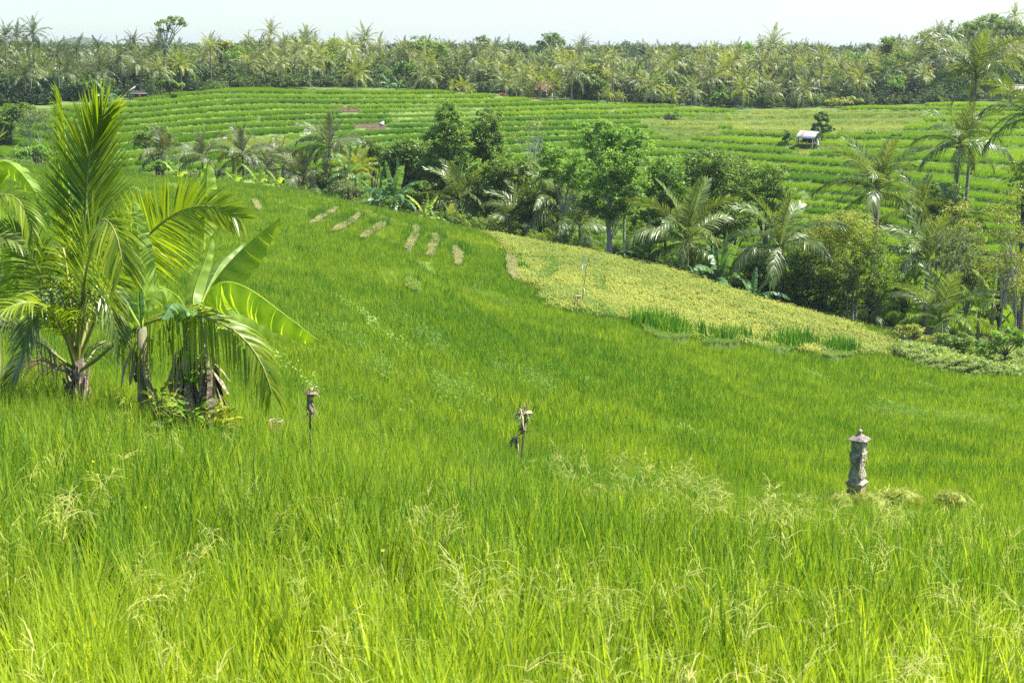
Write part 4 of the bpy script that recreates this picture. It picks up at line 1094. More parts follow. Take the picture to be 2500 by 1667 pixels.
# yellow crotons at the foot
def leafy(label, px, py, Y, n, size, h, mat, seed, name='croton_shrub', cat='shrub', rad=.28, group=None):
    p = W(px, py, Y); b = np.array([p[0], p[1], G(p[0], p[1])]); r = np.random.default_rng(seed); mb = MB(); sb_ = MB()
    for i in range(n):
        a = r.uniform(0, 6.28); e = np.array([math.cos(a), math.sin(a), r.uniform(.1, 1.2)]); e /= np.linalg.norm(e)
        c = np.array([math.cos(a), math.sin(a), 0]) * rad * r.uniform(0, 1) + np.array([0, 0, h * r.uniform(.45, 1)])
        s_ = np.cross(e, [0, 0, 1]); s_ /= np.linalg.norm(s_); k_ = size * r.uniform(.7, 1.3)
        mb.add([c, c + e * k_ * .5 + s_ * k_ * .2, c + e * k_ - np.array([0, 0, k_ * .25]), c + e * k_ * .5 - s_ * k_ * .2], [(0, 1, 2, 3)], r.uniform(0, 1))
        if i % 4 == 0: sb_.tube([(0, 0, -.1), c * .6, c], [.012, .008, .003], 4, cap=False)
    root = thing(name, b, label, cat, group)
    link('leaves', mb.mesh('leaves', M[mat]), root); link('stem', sb_.mesh('stem', M['bark_dark']), root)
    return root
leafy('yellow leaved croton at the foot of the thick banana stem', 520, 1000, 19.6, 60, .2, .62, 'leaf_croton', 1)
leafy('yellow green croton between the two banana stems', 385, 960, 19.8, 46, .19, .8, 'leaf_croton', 2)
leafy('small croton with green leaves directly in front of the dead leaf skirt', 462, 1005, 19.3, 40, .2, .7, 'leaf_b', 3)

# ------------------------------------------------------------------ stone shrine and grassy mounds
def shrine(px, py, Y, H, label, mat='stone', rz=.5, group=None, lean=0, simple=False):
    p = W(px, py, Y); z = p[2]
    gz = G(p[0], p[1])
    root = thing('stone_shrine', (p[0], p[1], z), label, 'shrine', group, rz)
    root.rotation_euler = (0, lean, rz)
    s = H / 1.36
    def pr(name, prof, m=None, par=None, bumps=0, seed=0, n=4, rot=0):
        kx = 1.14 if name in ('carved_shaft', 'carved_collar', 'niche_box') else (.9 if name == 'roof' else 1)
        prof = [(a * kx, b) for a, b in prof]
        mb = MB(); mb.sqlathe([(a * s, b * s) for a, b in prof], n, rot)
        r = random.Random(seed)
        for _ in range(bumps):
            f = r.randrange(4); u = r.uniform(-1, 1); zz = r.uniform(prof[0][1], prof[-1][1]); hw = np.interp(zz, [q[1] for q in prof], [q[0] for q in prof])
            v = [(hw, u * hw), (-hw, u * hw), (u * hw, hw), (u * hw, -hw)][f]
            mb.ball((v[0] * s, v[1] * s, zz * s), r.uniform(.008, .02) * s, 5, 4)
        return link(name, mb.mesh(name, M[m or mat]), par or root)
    if not simple:
        pr('base_block', [(.150, -.35), (.150, .0), (.145, .02), (.152, .17), (.15, .21)], 'stone_brown')
    else: pr('base_block', [(.15, -.6), (.15, .21)])
    pr('base_ledge', [(.16, .212), (.175, .23), (.178, .262), (.15, .275), (.15, .29), (.13, .30), (.125, .33), (.112, .345)])
    pr('carved_shaft', [(.118, .347), (.121, .40), (.112, .45), (.104, .48), (.100, .52), (.09, .53), (.088, .64), (.094, .65), (.094, .68)], bumps=0 if simple else 260, seed=1)
    pr('carved_collar', [(.098, .682), (.107, .70), (.11, .74), (.104, .76), (.11, .78), (.114, .81), (.108, .82), (.118, .84), (.12, .87), (.112, .875)], bumps=0 if simple else 120, seed=2)
    bx_ = pr('niche_box', [(.115, .877), (.117, .89), (.105, .895), (.105, 1.10), (.112, 1.105), (.112, 1.12)])
    if not simple:
        for k_ in range(4):
            fm = MB(); a = k_ * math.pi / 2; R_ = Matrix.Rotation(a, 3, 'Z')
            for c, d in (((.121, -.085, 1.0), (.012, .018, .18)), ((.121, .085, 1.0), (.012, .018, .18)), ((.121, 0, .915), (.012, .152, .016)), ((.121, 0, 1.082), (.012, .152, .016))):
                cc = R_ @ Vector(c); fm.box((cc[0] * s, cc[1] * s, cc[2] * s), (d[0] * s, d[1] * s, d[2] * s), a)
            link('panel_frame', fm.mesh('panel_frame', M[mat]), bx_)
    pr('roof', [(.12, 1.122), (.205, 1.128), (.208, 1.145), (.15, 1.185), (.095, 1.215), (.055, 1.24), (.05, 1.25)], 'stone_roof' if not simple else mat)
    pr('finial', [(.03, 1.252), (.038, 1.27), (.026, 1.285), (.04, 1.30), (.046, 1.32), (.03, 1.34), (.012, 1.355), (.008, 1.365)], n=8)
    return root
s1 = shrine(2090, 1206, 27.5, 1.36, 'weathered carved stone shrine pillar standing alone in the green rice at right', rz=.97, lean=R(1.5))
stw = MB(); rr = random.Random(9)
for i in range(26):
    x = -.13 + rr.uniform(-.03, .02); y = -.06 + rr.uniform(-.05, .05); z = .86 - rr.uniform(0, .12); L_ = rr.uniform(.15, .36)
    stw.add([(x, y, z), (x + .008, y, z), (x - .02, y - .01, z - L_), (x - .028, y - .01, z - L_)], [(0, 1, 2, 3)], .5)
link('hanging_straw', stw.mesh('hanging_straw', M['straw_pale']), s1)

mx, my, ms, mt = [], [], [], []
mo_labels = ['low grass mound left of the stone shrine foot', 'low grass mound right of the stone shrine foot', 'rounded pale green grass mound between shrine and right mound', 'straw coloured grass mound furthest right of the shrine']
for (x, y, r, zz), lb in zip(mw, mo_labels):
    mb = MB(); mb.ball((0, 0, 0), r, 14, 8, (1, 1, .8)); mb.tube([(0, 0, G(x, y) - zz - .2), (0, 0, 0)], [r * 1.1, r * .97], 14)
    root = thing('grass_mound', (x, y, zz), lb, 'mound')
    link('earth', mb.mesh('earth', M['mound'], smooth=True), root)
    tb = MB(); q = np.random.default_rng(int(abs(x) * 100))
    for i in range(110):
        v = q.normal(0, 1, 3); v[2] = abs(v[2]) + .15; v /= np.linalg.norm(v); c = v * np.array([r, r, r * .8])
        tf = tuft(24, .12, .011, .07, .9, 2, seed=i, droop=.7)
        for V_, Q_, T_ in zip(tf.V, tf.Q, tf.T): tb.V.append(V_ + c); tb.Q.append(Q_ - Q_.min() + tb.n); tb.n += len(V_); tb.T.append(T_ * .6 + .35)
    link('grass', tb.mesh('grass', M['leaf_y']), root, kind='stuff')

# ------------------------------------------------------------------ offering posts in the rice
def strips(mb, c, n, L_, sp, r, wv=.012, down=.7):
    for i in range(n):
        a = r.uniform(0, 6.28); e = np.array([math.cos(a) * r.uniform(.2, 1), math.sin(a) * r.uniform(.2, 1), -down * r.uniform(.2, 1.4)])
        p = np.array(c) + np.array([r.uniform(-sp, sp), r.uniform(-sp, sp), r.uniform(-sp, sp)]); s_ = np.cross(e, [0.3, .2, 1]); s_ = s_ / np.linalg.norm(s_) * wv
        l_ = L_ * r.uniform(.5, 1.2); q = p + e * l_ * .5 + (0, 0, .02); f_ = q + e * l_ * .5 - (0, 0, .04)
        mb.add([p - s_, p + s_, q + s_, q - s_, f_ + s_ * .6, f_ - s_ * .6], [(0, 1, 2, 3), (3, 2, 4, 5)], r.uniform(0, 1))
Yp = 19.6
p = W(757, 1055, Yp); pb = np.array([p[0], p[1], min(p[2], G(p[0], p[1]))]); k = Yp / F
r1 = thing('offering_stand', pb, 'dark offering stand wrapped in dried brown leaves beside the young palm frond tip', 'offering stand')
top = W(757, 960, Yp) - pb
mb = MB(); mb.tube([(0, 0, -.1), (0, 0, top[2] * .5), top], [.013, .013, .012], 7); link('post', mb.mesh('post', M['stick_dark']), r1)
mb = MB(); mb.tube([top - (.035, 0, .24), top - (.04, 0, -.03)], .009, 5); mb.tube([top + (0, 0, -.12), top + (.09, 0, .02)], .004, 4); mb.tube([top + (0, 0, -.12), top + (-.07, 0, .02)], .004, 4); link('support', mb.mesh('support', M['stick_dark']), r1)
mb = MB(); r = random.Random(2); mb.box(top + (0.01, 0, 0), (.17, .15, .008)); strips(mb, top + (.02, 0, .015), 34, .12, .06, r, .010, .15); link('tray', mb.mesh('tray', M['husk']), r1)
mb = MB(); mb.tube([top - (-.01, 0, .32), top - (.0, 0, .18), top - (-.01, 0, .01)], [.026, .034, .034], 8); strips(mb, top - (0, 0, .16), 44, .11, .03, r, .008, .6); strips(mb, top - (0, 0, .27), 34, .12, .03, r, .008, .6); link('dried_leaf_wrap', mb.mesh('dried_leaf_wrap', M['dead_leaf']), r1)

p = W(674, 1060, 20.6); rb = np.array([p[0], p[1], min(p[2], G(p[0], p[1]))])
r3 = thing('bamboo_basket_stand', rb, 'small split bamboo holder with a pale open ring at its top', 'offering holder')
c = W(674, 1026, 20.6) - rb
mb = MB()
ring = [c + (.095 * math.cos(a), .095 * math.sin(a), 0) for a in np.linspace(0, 6.283, 25)]
mb.tube(ring, .007, 5, cap=False); link('ring', mb.mesh('ring', M['straw_pale']), r3)
for i in range(8):
    a = i / 8 * 6.28; mb = MB(); mb.box(((c[0] + .088 * math.cos(a)), c[1] + .088 * math.sin(a), c[2] - .14), (.01, .005, .26), a); link('slat', mb.mesh('slat', M['stick']), r3)
mb = MB(); mb.tube([(c[0], c[1], -.2), (c[0], c[1], c[2] - .3)], .02, 6); mb.ball((c[0], c[1], c[2] - .32), .08, 8, 5, (1, 1, .4)); link('post', mb.mesh('post', M['stick']), r3)

Yq = 24.0
p = W(1268, 1118, Yq); qb = np.array([p[0], p[1], min(p[2], G(p[0], p[1]) )])
r2 = thing('offering_stand', qb, 'leaning bamboo offering stand with two pale woven trays in the middle of the rice', 'offering stand')
T_ = W(1287, 981, Yq) - qb; mb = MB(); mb.tube([(0, 0, -.1), T_ * .5, T_], [.017, .016, .012], 7); link('pole', mb.mesh('pole', M['stick']), r2)
mb = MB(); mb.tube([T_ * .35 + (.0, -.02, 0), W(1284, 991, Yq) - qb + (-.01, -.03, 0)], .02, 6); link('pole', mb.mesh('pole', M['stick']), r2)
for a_, b2 in (((1282, 1035), (1307, 989)), ((1280, 1040), (1267, 983)), ((1262, 1066), (1272, 1059))):
    mb = MB(); mb.tube([W(*a_, Yq) - qb, W(*b2, Yq) - qb], .007, 4); link('stick', mb.mesh('stick', M['stick_dark']), r2)
mb = MB(); c = W(1283, 1006, Yq) - qb; mb.box(c, (.23, .17, .010), .1); strips(mb, c + (-.07, 0, .01), 44, .19, .07, r, .008, .7); link('tray', mb.mesh('tray', M['straw_pale']), r2)
mb = MB(); c = W(1276, 1040, Yq) - qb; mb.tube([c + (0, 0, .12), c - (0, 0, .14)], [.03, .045], 7); strips(mb, c, 24, .12, .06, r, .01, .6); link('dried_leaf_wrap', mb.mesh('dried_leaf_wrap', M['dead_leaf']), r2)
mb = MB(); c = W(1258, 1068, Yq) - qb; mb.box(c, (.13, .1, .008), .1); strips(mb, c + (0, 0, -.04), 40, .17, .05, r, .007, 1.1); link('tray', mb.mesh('tray', M['straw_pale']), r2)
mb = MB(); mb.tube([W(1261, 1066, Yq) - qb, W(1262, 1110, Yq) - qb], .012, 5); link('stick', mb.mesh('stick', M['stick_dark']), r2)

# bird scarer in the ripe rice
x, y = unproject(np.array([1420.]), np.array([742.])); x, y = float(x[0]), float(y[0]); z = G(x, y); qb = np.array([x, y, z])
r4 = thing('bird_scarer', qb, 'thin bent pole with white strips hanging in the ripe yellow rice', 'bird scarer')
Pp = [(x, y, z), W(1425, 700, y), W(1431, 655, y), W(1438, 628, y), W(1450, 614, y), W(1468, 622, y)]
mb = MB(); mb.tube([np.array(q) - qb for q in Pp], [.02, .016, .013, .01, .008, .006], 5); link('pole', mb.mesh('pole', M['stick_dark']), r4)
mb = MB(); r = random.Random(3)
for px, py in ((1425, 635), (1420, 642), (1432, 628), (1452, 634), (1436, 622), (1458, 632), (1470, 624), (1424, 700)): strips(mb, W(px, py, y) - qb, 4, .4, .1, r, .016, .9)
link('white_strips', mb.mesh('white_strips', M['white']), r4, kind='stuff')
x2, y2 = unproject(np.array([1410.]), np.array([752.])); qb = np.array([x2[0], y2[0], G(x2[0], y2[0])])
r5_ = thing('offering_stand', qb, 'tiny offering stand with an orange cloth at the edge of the ripe rice', 'offering stand')
for dx in (-.16, .0, .16):
    mb = MB(); mb.tube([(dx, 0, 0), (dx * .8, 0, 1.15)], .02, 5); link('stick', mb.mesh('stick', M['stick']), r5_)
mb = MB(); mb.box((0, 0, 1.15), (.42, .3, .03)); link('tray', mb.mesh('tray', M['husk']), r5_)
mb = MB(); strips(mb, (.1, -.1, 1.1), 10, .22, .06, r, .03, .8); link('cloth', mb.mesh('cloth', M['coconut']), r5_)

# small shrines under the trees on the ridge
for px, py, H, lb, m in ((2053, 815, 1.25, 'small grey stone shrine with a round finial, right of two lower ones under the trees', 'stone_dark'), (2025, 818, 1.05, 'low dark stone shrine with a flat roof, middle of three under the trees', 'stone_dark'), (1998, 812, 1.05, 'low stone shrine deepest in the shade, left of three under the trees', 'stone_dark')):
    Y = 113.5; shrine(px, py, Y, H * 1.15, lb, m, .3, simple=True)

# ------------------------------------------------------------------ field huts
def corrug(mb, A, B, C, D, n, amp=.02):
    """sheet A-B (eave) to D-C (ridge) with corrugation along the width"""
    A, B, C, D = map(lambda q: np.array(q, float), (A, B, C, D)); N = np.cross(B - A, D - A); N /= np.linalg.norm(N)
    V = []
    for i in range(n + 1):
        t = i / n; o = N * amp * (i % 2)
        V += [A + (B - A) * t + o, D + (C - D) * t + o, A + (B - A) * t + o - N * .012, D + (C - D) * t + o - N * .012]
    Q = []
    for i in range(n):
        b = 4 * i; Q += [(b, b + 4, b + 5, b + 1), (b + 2, b + 3, b + 7, b + 6), (b, b + 2, b + 6, b + 4), (b + 1, b + 5, b + 7, b + 3)]
    mb.add(V, Q, .5)
hx, hy, hzz = on_terrace(1972, 356)
hut = thing('field_hut', (hx, hy, hzz), 'open field hut with a sloping grey tin roof and one rusty red sheet', 'hut', rz=-.18); hut.scale = (.82, .82, .82)
ks = hy / F
for i in range(6):
    mb = MB(); x0 = -2.35 + i * .62; x1 = x0 + .64; dz = (0, .01, 0, .012, 0, .01)[i]
    lift = .0
    sl = .9
    corrug(mb, (x0 - .35, -1.75, 1.62 - .03 * i + dz), (x1 - .35, -1.75, 1.60 - .03 * i + dz), (x1 + .75, .35, 2.95 - .04 * i + dz), (x0 + .75, .35, 2.97 - .04 * i + dz), 6)
    link('roof_sheet', mb.mesh('roof_sheet', M['tin_red' if i in (1,) else 'tin']), hut, label='rusty red roof sheet' if i == 1 else None)
for i in range(4):
    mb = MB(); x0 = -1.5 + i * .95; x1 = x0 + .97
    corrug(mb, (x0 + .9, 1.7, 1.75), (x1 + .9, 1.7, 1.72), (x1 + .0, .37, 2.93), (x0 + .0, .37, 2.95), 8)
    link('roof_sheet', mb.mesh('roof_sheet', M['tin_grey']), hut)
for i, (x_, y_, m_, z_) in enumerate(((-2.2, -1.5, 'wood', 1.6), (-1.1, -1.45, 'stick_dark', 1.7), (.85, -1.5, 'wood_pale', 1.55), (2.0, -.6, 'wood', 2.0), (2.0, 1.2, 'wood', 2.0), (-1.9, 1.2, 'wood', 2.0), (1.3, .3, 'wood_pale', 2.6), (-1.8, .3, 'wood', 2.8))):
    mb = MB(); mb.tube([(x_, y_, -.4), (x_, y_, z_)], .09, 6); link('post', mb.mesh('post', M[m_]), hut)
mb = MB(); mb.box((.9, .2, .55), (2.0, 1.8, .1)); link('platform', mb.mesh('platform', M['wood']), hut)
mb = MB(); mb.box((.9, 1.25, 1.0), (1.6, .05, .9)); link('back_wall', mb.mesh('back_wall', M['stick_dark']), hut)
for x_ in (-.75, -.35, .1):
    mb = MB(); strips(mb, (x_, -.6, 1.55), 14, .8, .1, random.Random(int(x_ * 10)), .12, 1.2); link('hanging_cloth', mb.mesh('hanging_cloth', M['dark_cloth_and_openings']), hut)
mb = MB(); mb.tube([(1.9, -.9, .1), (1.85, -.7, .9), (1.7, -.6, 1.6)], [.28, .22, .12], 8); link('pale_sack', mb.mesh('pale_sack', M['wood_pale']), hut)
mb = MB(); mb.box((1.75, .1, 2.25), (.06, 1.3, .5)); link('gable', mb.mesh('gable', M['mat_wall']), hut)

hx, hy, hzz = on_terrace(337, 243); hzz -= .85
hut2 = thing('field_hut', (hx, hy, hzz), 'small raised hut with pitched grey roof and woven gable at the forest edge', 'hut', rz=.35)
s_ = hy / F * 1.0
Lx, Wy = 1.25, 2.1
for sd in (-1, 1):
    for i in range(4):
        mb = MB(); y0 = -1.5 + i * .72; y1 = y0 + .73
        # ridge runs along local y turned to the back
        A = (sd * 2.15, y0, 1.9); B = (sd * 2.15, y1, 1.9); C_ = (0, y1, 3.35); D = (0, y0, 3.35)
        if sd > 0: A, B, C_, D = B, A, D, C_
        corrug(mb, A, B, C_, D, 6); link('roof_sheet', mb.mesh('roof_sheet', M['tin_grey']), hut2)
mb = MB(); mb.box((0, -.1, 3.42), (.3, 2.6, .12)); link('ridge_cap', mb.mesh('ridge_cap', M['roof_red']), hut2, label='dull red ridge cap')
mb = MB(); mb.add([(-1.75, -1.35, 1.95), (1.75, -1.35, 1.95), (0, -1.35, 3.15), (-1.75, -1.29, 1.95), (1.75, -1.29, 1.95), (0, -1.29, 3.15)], [(0, 1, 2), (3, 5, 4), (0, 3, 4), (0, 4, 1), (1, 4, 5), (1, 5, 2), (0, 2, 5), (0, 5, 3)]); link('gable', mb.mesh('gable', M['mat_wall']), hut2)
mb = MB(); mb.add([(-.75, -1.37, 2.55), (.5, -1.37, 2.45), (0, -1.37, 3.2), (-.75, -1.355, 2.55), (.5, -1.355, 2.45), (0, -1.355, 3.2)], [(0, 1, 2), (3, 5, 4)]); link('painted_dark_opening', mb.mesh('painted_dark_opening', M['dark_cloth_and_openings']), hut2)  # flat dark sheet on the gable, painted in for a shaded opening
mb = MB(); mb.box((0, -1.4, 1.92), (3.9, .08, .1)); link('beam', mb.mesh('beam', M['wood_pale']), hut2)
for x_ in (-1.3, 1.3, 0):
    for y_ in (-1.25, 1.2):
        mb = MB(); mb.tube([(x_, y_, -.5), (x_, y_, 1.95)], .09, 6); link('post', mb.mesh('post', M['wood']), hut2)
mb = MB(); mb.box((0, 0, .9), (2.9, 2.4, .1)); link('platform', mb.mesh('platform', M['wood']), hut2)
mb = MB(); mb.box((.6, -.2, 1.4), (1.8, 1.8, .9)); link('stored_goods', mb.mesh('stored_goods', M['stick_dark']), hut2)
mb = MB(); mb.ball((.15, -1.3, 1.55), .22, 8, 6); link('red_bundle', mb.mesh('red_bundle', M['red_paint']), hut2)
def pole(label, a_, b2, Y, r_, mat='stick', name='bamboo_pole', cat='pole'):
    p = W(*a_, Y); e = W(*b2, Y); mb = MB(); z = min(p[2], G(p[0], p[1]) - .2); q = np.array([p[0], p[1], z]); mb.tube([(0, 0, 0), (e - q) * .5 + (.02, 0, 0), e - q], [r_, r_ * .8, r_ * .5], 6)
    return link(name, mb.mesh(name, M[mat]), None, q, label, cat)
pole('bare bamboo pole leaning beside the left hut', (365, 238), (378, 200), 249, .06)
pole('leaning bamboo pole at the top of the terraces near the skyline palms', (905, 226), (920, 188), 282, .06)
pole('short slanting stick on the upper terrace left of the leaning pole', (776, 221), (752, 203), 282, .06, 'straw_pale')
pole('small dark marker stick on the left terraces', (577, 305), (576, 297), 228, .08, 'stick_dark')

# pale bits and birds on the terraces
for px, py, w_, lb, nm in ((932, 306, .75, 'white sack lying beside the bare red soil', 'white_sack'), (753, 331, .6, 'small white sack on the grassy path between terraces', 'white_sack'), (549, 341, .5, 'white sack caught on the grassy bank, lower left of the other', 'white_sack')):
    x, y, z = on_terrace(px, py + 3); mb = MB(); mb.ball((0, 0, .35), w_ * .5, 8, 6, (1.1, .7, .8)); mb.ball((w_ * .3, 0, .6), w_ * .28, 7, 5, (1.1, .7, 1)); t_ = thing(nm, (x, y, z), lb, 'sack'); link('cloth', mb.mesh('cloth', M['white'], smooth=True), t_)
x, y, z = on_terrace(2054, 330); t_ = thing('field_marker', (x, y, z), 'small brown post with a pale cap standing in the dry terraces', 'post')
mb = MB(); mb.tube([(0, 0, -.1), (.05, 0, .6), (.1, 0, 1.2)], [.07, .06, .09], 6); link('post', mb.mesh('post', M['stick']), t_)
mb = MB(); mb.ball((.1, 0, 1.3), .17, 7, 5); link('cap', mb.mesh('cap', M['husk']), t_)
x, y, z = on_terrace(1632, 291); t_ = thing('brush_pile', (x, y, z), 'heap of cut branches with one bleached forked limb on the terraces', 'brush pile')
r = random.Random(12)
for i in range(16):
    a = r.uniform(0, 6.28); mb = MB(); L_ = r.uniform(.8, 2.6); c = np.array([r.uniform(-1.3, 1.3), r.uniform(-.6, .6), .1]); e = np.array([math.cos(a), math.sin(a) * .4, r.uniform(0, .8)])
    mb.tube([c, c + e * L_ * .5 + (0, 0, .1), c + e * L_], [.06, .05, .02], 5); link('branch', mb.mesh('branch', M['bark_pale' if i < 6 else 'bark_dark']), t_)

# ------------------------------------------------------------------ palms of the valley belt
pal = [
 ((397, 376), 168, 3.0, 14, 'dull coconut palm on the valley edge below the left terraces, left of a pair', 'dark'),
 ((495, 385), 167, 3.3, 14, 'dull coconut palm with spiky upright crown, left of the twin palms below the terraces', 'dark'),
 ((593, 380), 166, 3.5, 15, 'dull coconut palm right of a similar one, above the small bananas', 'dark'),
 ((650, 400), 170, 3.2, 13, 'half hidden dull palm between two bigger dark palms', 'dark'),
 ((741, 436), 163, 3.6, 20, 'low dark palm with a full shaggy crown touching the green ridge', 'dark'),
 ((805, 362), 165, 4.0, 17, 'taller dark palm with brown fruit stalks and fronds pointing up', 'dark'),
 ((690, 395), 172, 3.0, 12, 'small dull palm directly behind the shaggy dark palm', 'dark'),
 ((868, 425), 158, 3.2, 18, 'golden yellow palm above the first big banana plant', 'yellow'),
 ((1122, 492), 147, 5.0, 19, 'large arching palm with silvery fronds below the two trunked tree', 'green'),
 ((1101, 548), 142, 2.3, 12, 'short yellow green palm sprouting on the ridge', 'yellow'),
 ((1282, 548), 141, 5.0, 17, 'feathery palm with bright upright fronds right of the yellow green sprout', 'green'),
 ((1235, 520), 150, 4.2, 13, 'palm half behind the feathery one, fronds leaning left', 'green'),
 ((1361, 500), 139, 4.6, 15, 'dark stemmed palm beneath the bright green tree, left trunk', 'green'),
 ((1416, 555), 134, 3.8, 13, 'low palm beneath the bright green tree beside the pale trunk', 'green'),
 ((1590, 500), 140, 4.4, 12, 'palm fronds poking out behind the bananas right of the pale trunk', 'green'),
 ((1678, 592), 123, 5.6, 20, 'big palm with orange coconuts and tall bright fronds', 'green'),
 ((1905, 603), 118, 4.9, 17, 'palm with thin dark trunk and wide silvery star of fronds', 'green'),
 ((2142, 470), 126, 5.2, 20, 'stout tall palm with drooping skirt standing against the terraces', 'green'),
 ((2343, 352), 136, 4.6, 19, 'tall slim palm with dead hanging fronds in front of the right terraces', 'green'),
 ((2384, 185), 146, 5.2, 22, 'tallest palm with brown coconut cluster rising above the forest edge at right', 'green'),
 ((2525, 285), 128, 4.8, 18, 'palm leaning in from the right border beside the tall slim palm', 'green'),
 ((2265, 638), 119, 4.5, 15, 'bushy palm with green centre right of the shaded trees', 'green'),
 ((2245, 520), 130, 4.0, 12, 'palm crown tucked behind the bushy palm below the two slim trunks', 'green'),
 ((2330, 540), 127, 3.4, 11, 'small palm at the feet of the two slim trunks', 'green'),
 ((2296, 786), 106, 4.4, 17, 'low spreading palm above the leafy bushes at right', 'green'),
 ((2150, 775), 116, 2.2, 8, 'thin young palm in the gap right of the pale tree stems', 'green'),
 ((2500, 690), 112, 4.0, 12, 'palm behind the bare branched tree at the right border', 'yellow'),
]
pinfo = {(2343, 352): dict(top=0, low=7, lean=(.5, 0)), (2384, 185): dict(low=7, nuts=0)}
for hub, Y, L_, nf, lb, st in pal:
    kw = {}
    if hub in ((1678, 592),): kw = dict(nuts=6, lean=(0, 0))
    if hub == (2384, 185): kw = dict(nuts=3, lean=(-.3, 0))
    if hub == (2343, 352): kw = dict(nuts=2)
    if hub in ((1101, 548), (868, 425), (2265, 638), (2150, 775), (2296, 786), (1282, 548)): kw['low'] = 5
    coconut_palm(hub, Y, L_, nf, lb, st, base_r=.34 if hub == (2142, 470) else .19, **kw)

# ------------------------------------------------------------------ bananas of the valley belt
for hub, Y, s, nf, lb, kd in (
 ((632, 452), 153, 1.25, 7, 'small pale banana plant with a fan of leaves on the ridge below the dark palms', 'g'),
 ((575, 448), 155, .8, 5, 'tiny banana shoot left of the fan shaped one', 'g'),
 ((680, 452), 152, .8, 5, 'tiny banana shoot right of the fan shaped one', 'g'),
 ((432, 440), 158, 1.1, 6, 'banana plant behind the foreground upright leaf', 'g'),
 ((850, 425), 156, 1.3, 6, 'banana plant with upright leaves in front of the golden palm', 'b'),
 ((963, 485), 145, 1.75, 13, 'largest banana plant on the ridge with arching leaves all round', 'b'),
 ((925, 492), 147, 1.2, 7, 'banana plant crowding the left side of the largest one', 'b'),
 ((1040, 532), 139, 1.2, 8, 'banana plant at the lower right of the largest one', 'g'),
 ((1075, 552), 138, 1.1, 6, 'banana plant with leaves bending over the rice edge', 'b'),
 ((1574, 632), 124, 1.6, 10, 'blue green banana plant left of the coconut laden palm', 'b'),
 ((1700, 690), 119, 1.4, 8, 'banana plant at the foot of the coconut laden palm', 'b'),
 ((1756, 692), 117, 1.8, 12, 'tall banana plant between the two big palms', 'b'),
 ((1838, 732), 114, 1.4, 9, 'banana plant drooping beside the thin dark palm trunk', 'b'),
 ((2390, 760), 112, 1.3, 7, 'banana plant behind the low spreading palm', 'g'),
 ((2425, 730), 110, 1.2, 6, 'banana plant beside the bare branched tree', 'g'),
 ((950, 207), 288, 1.1, 8, 'banana plant at the forest edge above the middle terraces', 'b'),
 ((975, 209), 288, 1.0, 7, 'banana plant right of its neighbour at the forest edge', 'b'),
 ((262, 238), 254, 1.6, 7, 'dusty banana plant at the forest edge left of the hut', 'b')):
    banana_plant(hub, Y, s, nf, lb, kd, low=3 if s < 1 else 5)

# ------------------------------------------------------------------ broadleaf trees of the valley belt
broadleaf([(1100, 285, 32, 34), (1078, 335, 40, 34), (1115, 345, 42, 50), (1090, 400, 60, 40)], 152, 'tall two lobed olive green tree in front of the far terraces, left half', M['leaf_a'], .30, 1.1, ((-.8, 0), (.9, .3)), 'bark_pale', .12)
broadleaf([(1192, 305, 34, 34), (1180, 345, 42, 42), (1200, 370, 36, 40)], 154, 'twin of the two lobed tree with rounded top, right half', M['leaf_a'], .30, 1.1, ((0, 0), (.7, 0)), 'bark_pale', .12)
broadleaf([(985, 375, 42, 32), (1020, 400, 62, 52), (960, 400, 30, 30), (1060, 440, 60, 45)], 156, 'dense dark green tree filling the gap left of the two lobed trees', M['leaf_d'], .32, 1.5, ((0, 0),), clump=.7)
broadleaf([(915, 362, 22, 24), (905, 385, 20, 18)], 162, 'blue green round shrub behind the golden palm', M['leaf_d'], .3, 1.2)
broadleaf([(1290, 318, 40, 26), (1320, 300, 20, 16), (1270, 345, 36, 22), (1335, 330, 20, 18)], 150, 'thin leaved pale tree with bare limbs in front of the far terraces', M['leaf_y'], .2, .38, ((0, 0), (.5, 0)), 'bark_pale', .1, clump=.6, per=24)
broadleaf([(1240, 415, 55, 36), (1280, 440, 62, 44), (1210, 460, 48, 44)], 146, 'leafy mid green tree under the pale thin one', M['leaf_a'], .3, 1.3)
broadleaf([(1428, 325, 34, 24), (1470, 318, 38, 24), (1530, 335, 44, 26), (1560, 360, 32, 28), (1480, 360, 50, 26)], 129, 'high light green tree crown with flat layered top on a pale trunk', M['leaf_b'], .27, 1.25, ((.6, 0),), 'bark_pale', .2, basepx=1478, clump=.5, limb=12, depth=1.1)
broadleaf([(1370, 400, 52, 34), (1345, 375, 30, 24), (1420, 425, 40, 30)], 133, 'lower left crown of bright glossy leaves beside the layered tree', M['leaf_b'], .27, 1.2, ((0, 0),), 'bark_pale', .12, clump=.5)
broadleaf([(1475, 410, 56, 42), (1530, 400, 48, 40), (1480, 470, 52, 40), (1540, 450, 40, 34)], 127, 'mid height glossy green tree in front of the layered tree', M['leaf_b'], .26, 1.1, ((.2, 0), (1.6, .3)), 'bark_pale', .14, basepx=1482, clump=.5)
broadleaf([(1470, 535, 46, 26), (1520, 530, 40, 30), (1440, 500, 36, 26), (1550, 560, 30, 24)], 126.5, 'dark lower foliage hanging round the pale trunk', M['leaf_a'], .26, 1.0, ((0, 0),), 'bark_pale', .1, clump=.5)
broadleaf([(1630, 415, 40, 34), (1600, 455, 34, 40), (1655, 460, 40, 30)], 131, 'light green tree left of the dark domed trees', M['leaf_b'], .26, 1.2)
broadleaf([(1730, 400, 62, 38), (1780, 420, 56, 42), (1690, 430, 40, 34), (1760, 470, 70, 44)], 134, 'broad dark domed tree between the two largest palms', M['leaf_d'], .24, 1.6, ((0, 0), (1.5, 0)), clump=.6)
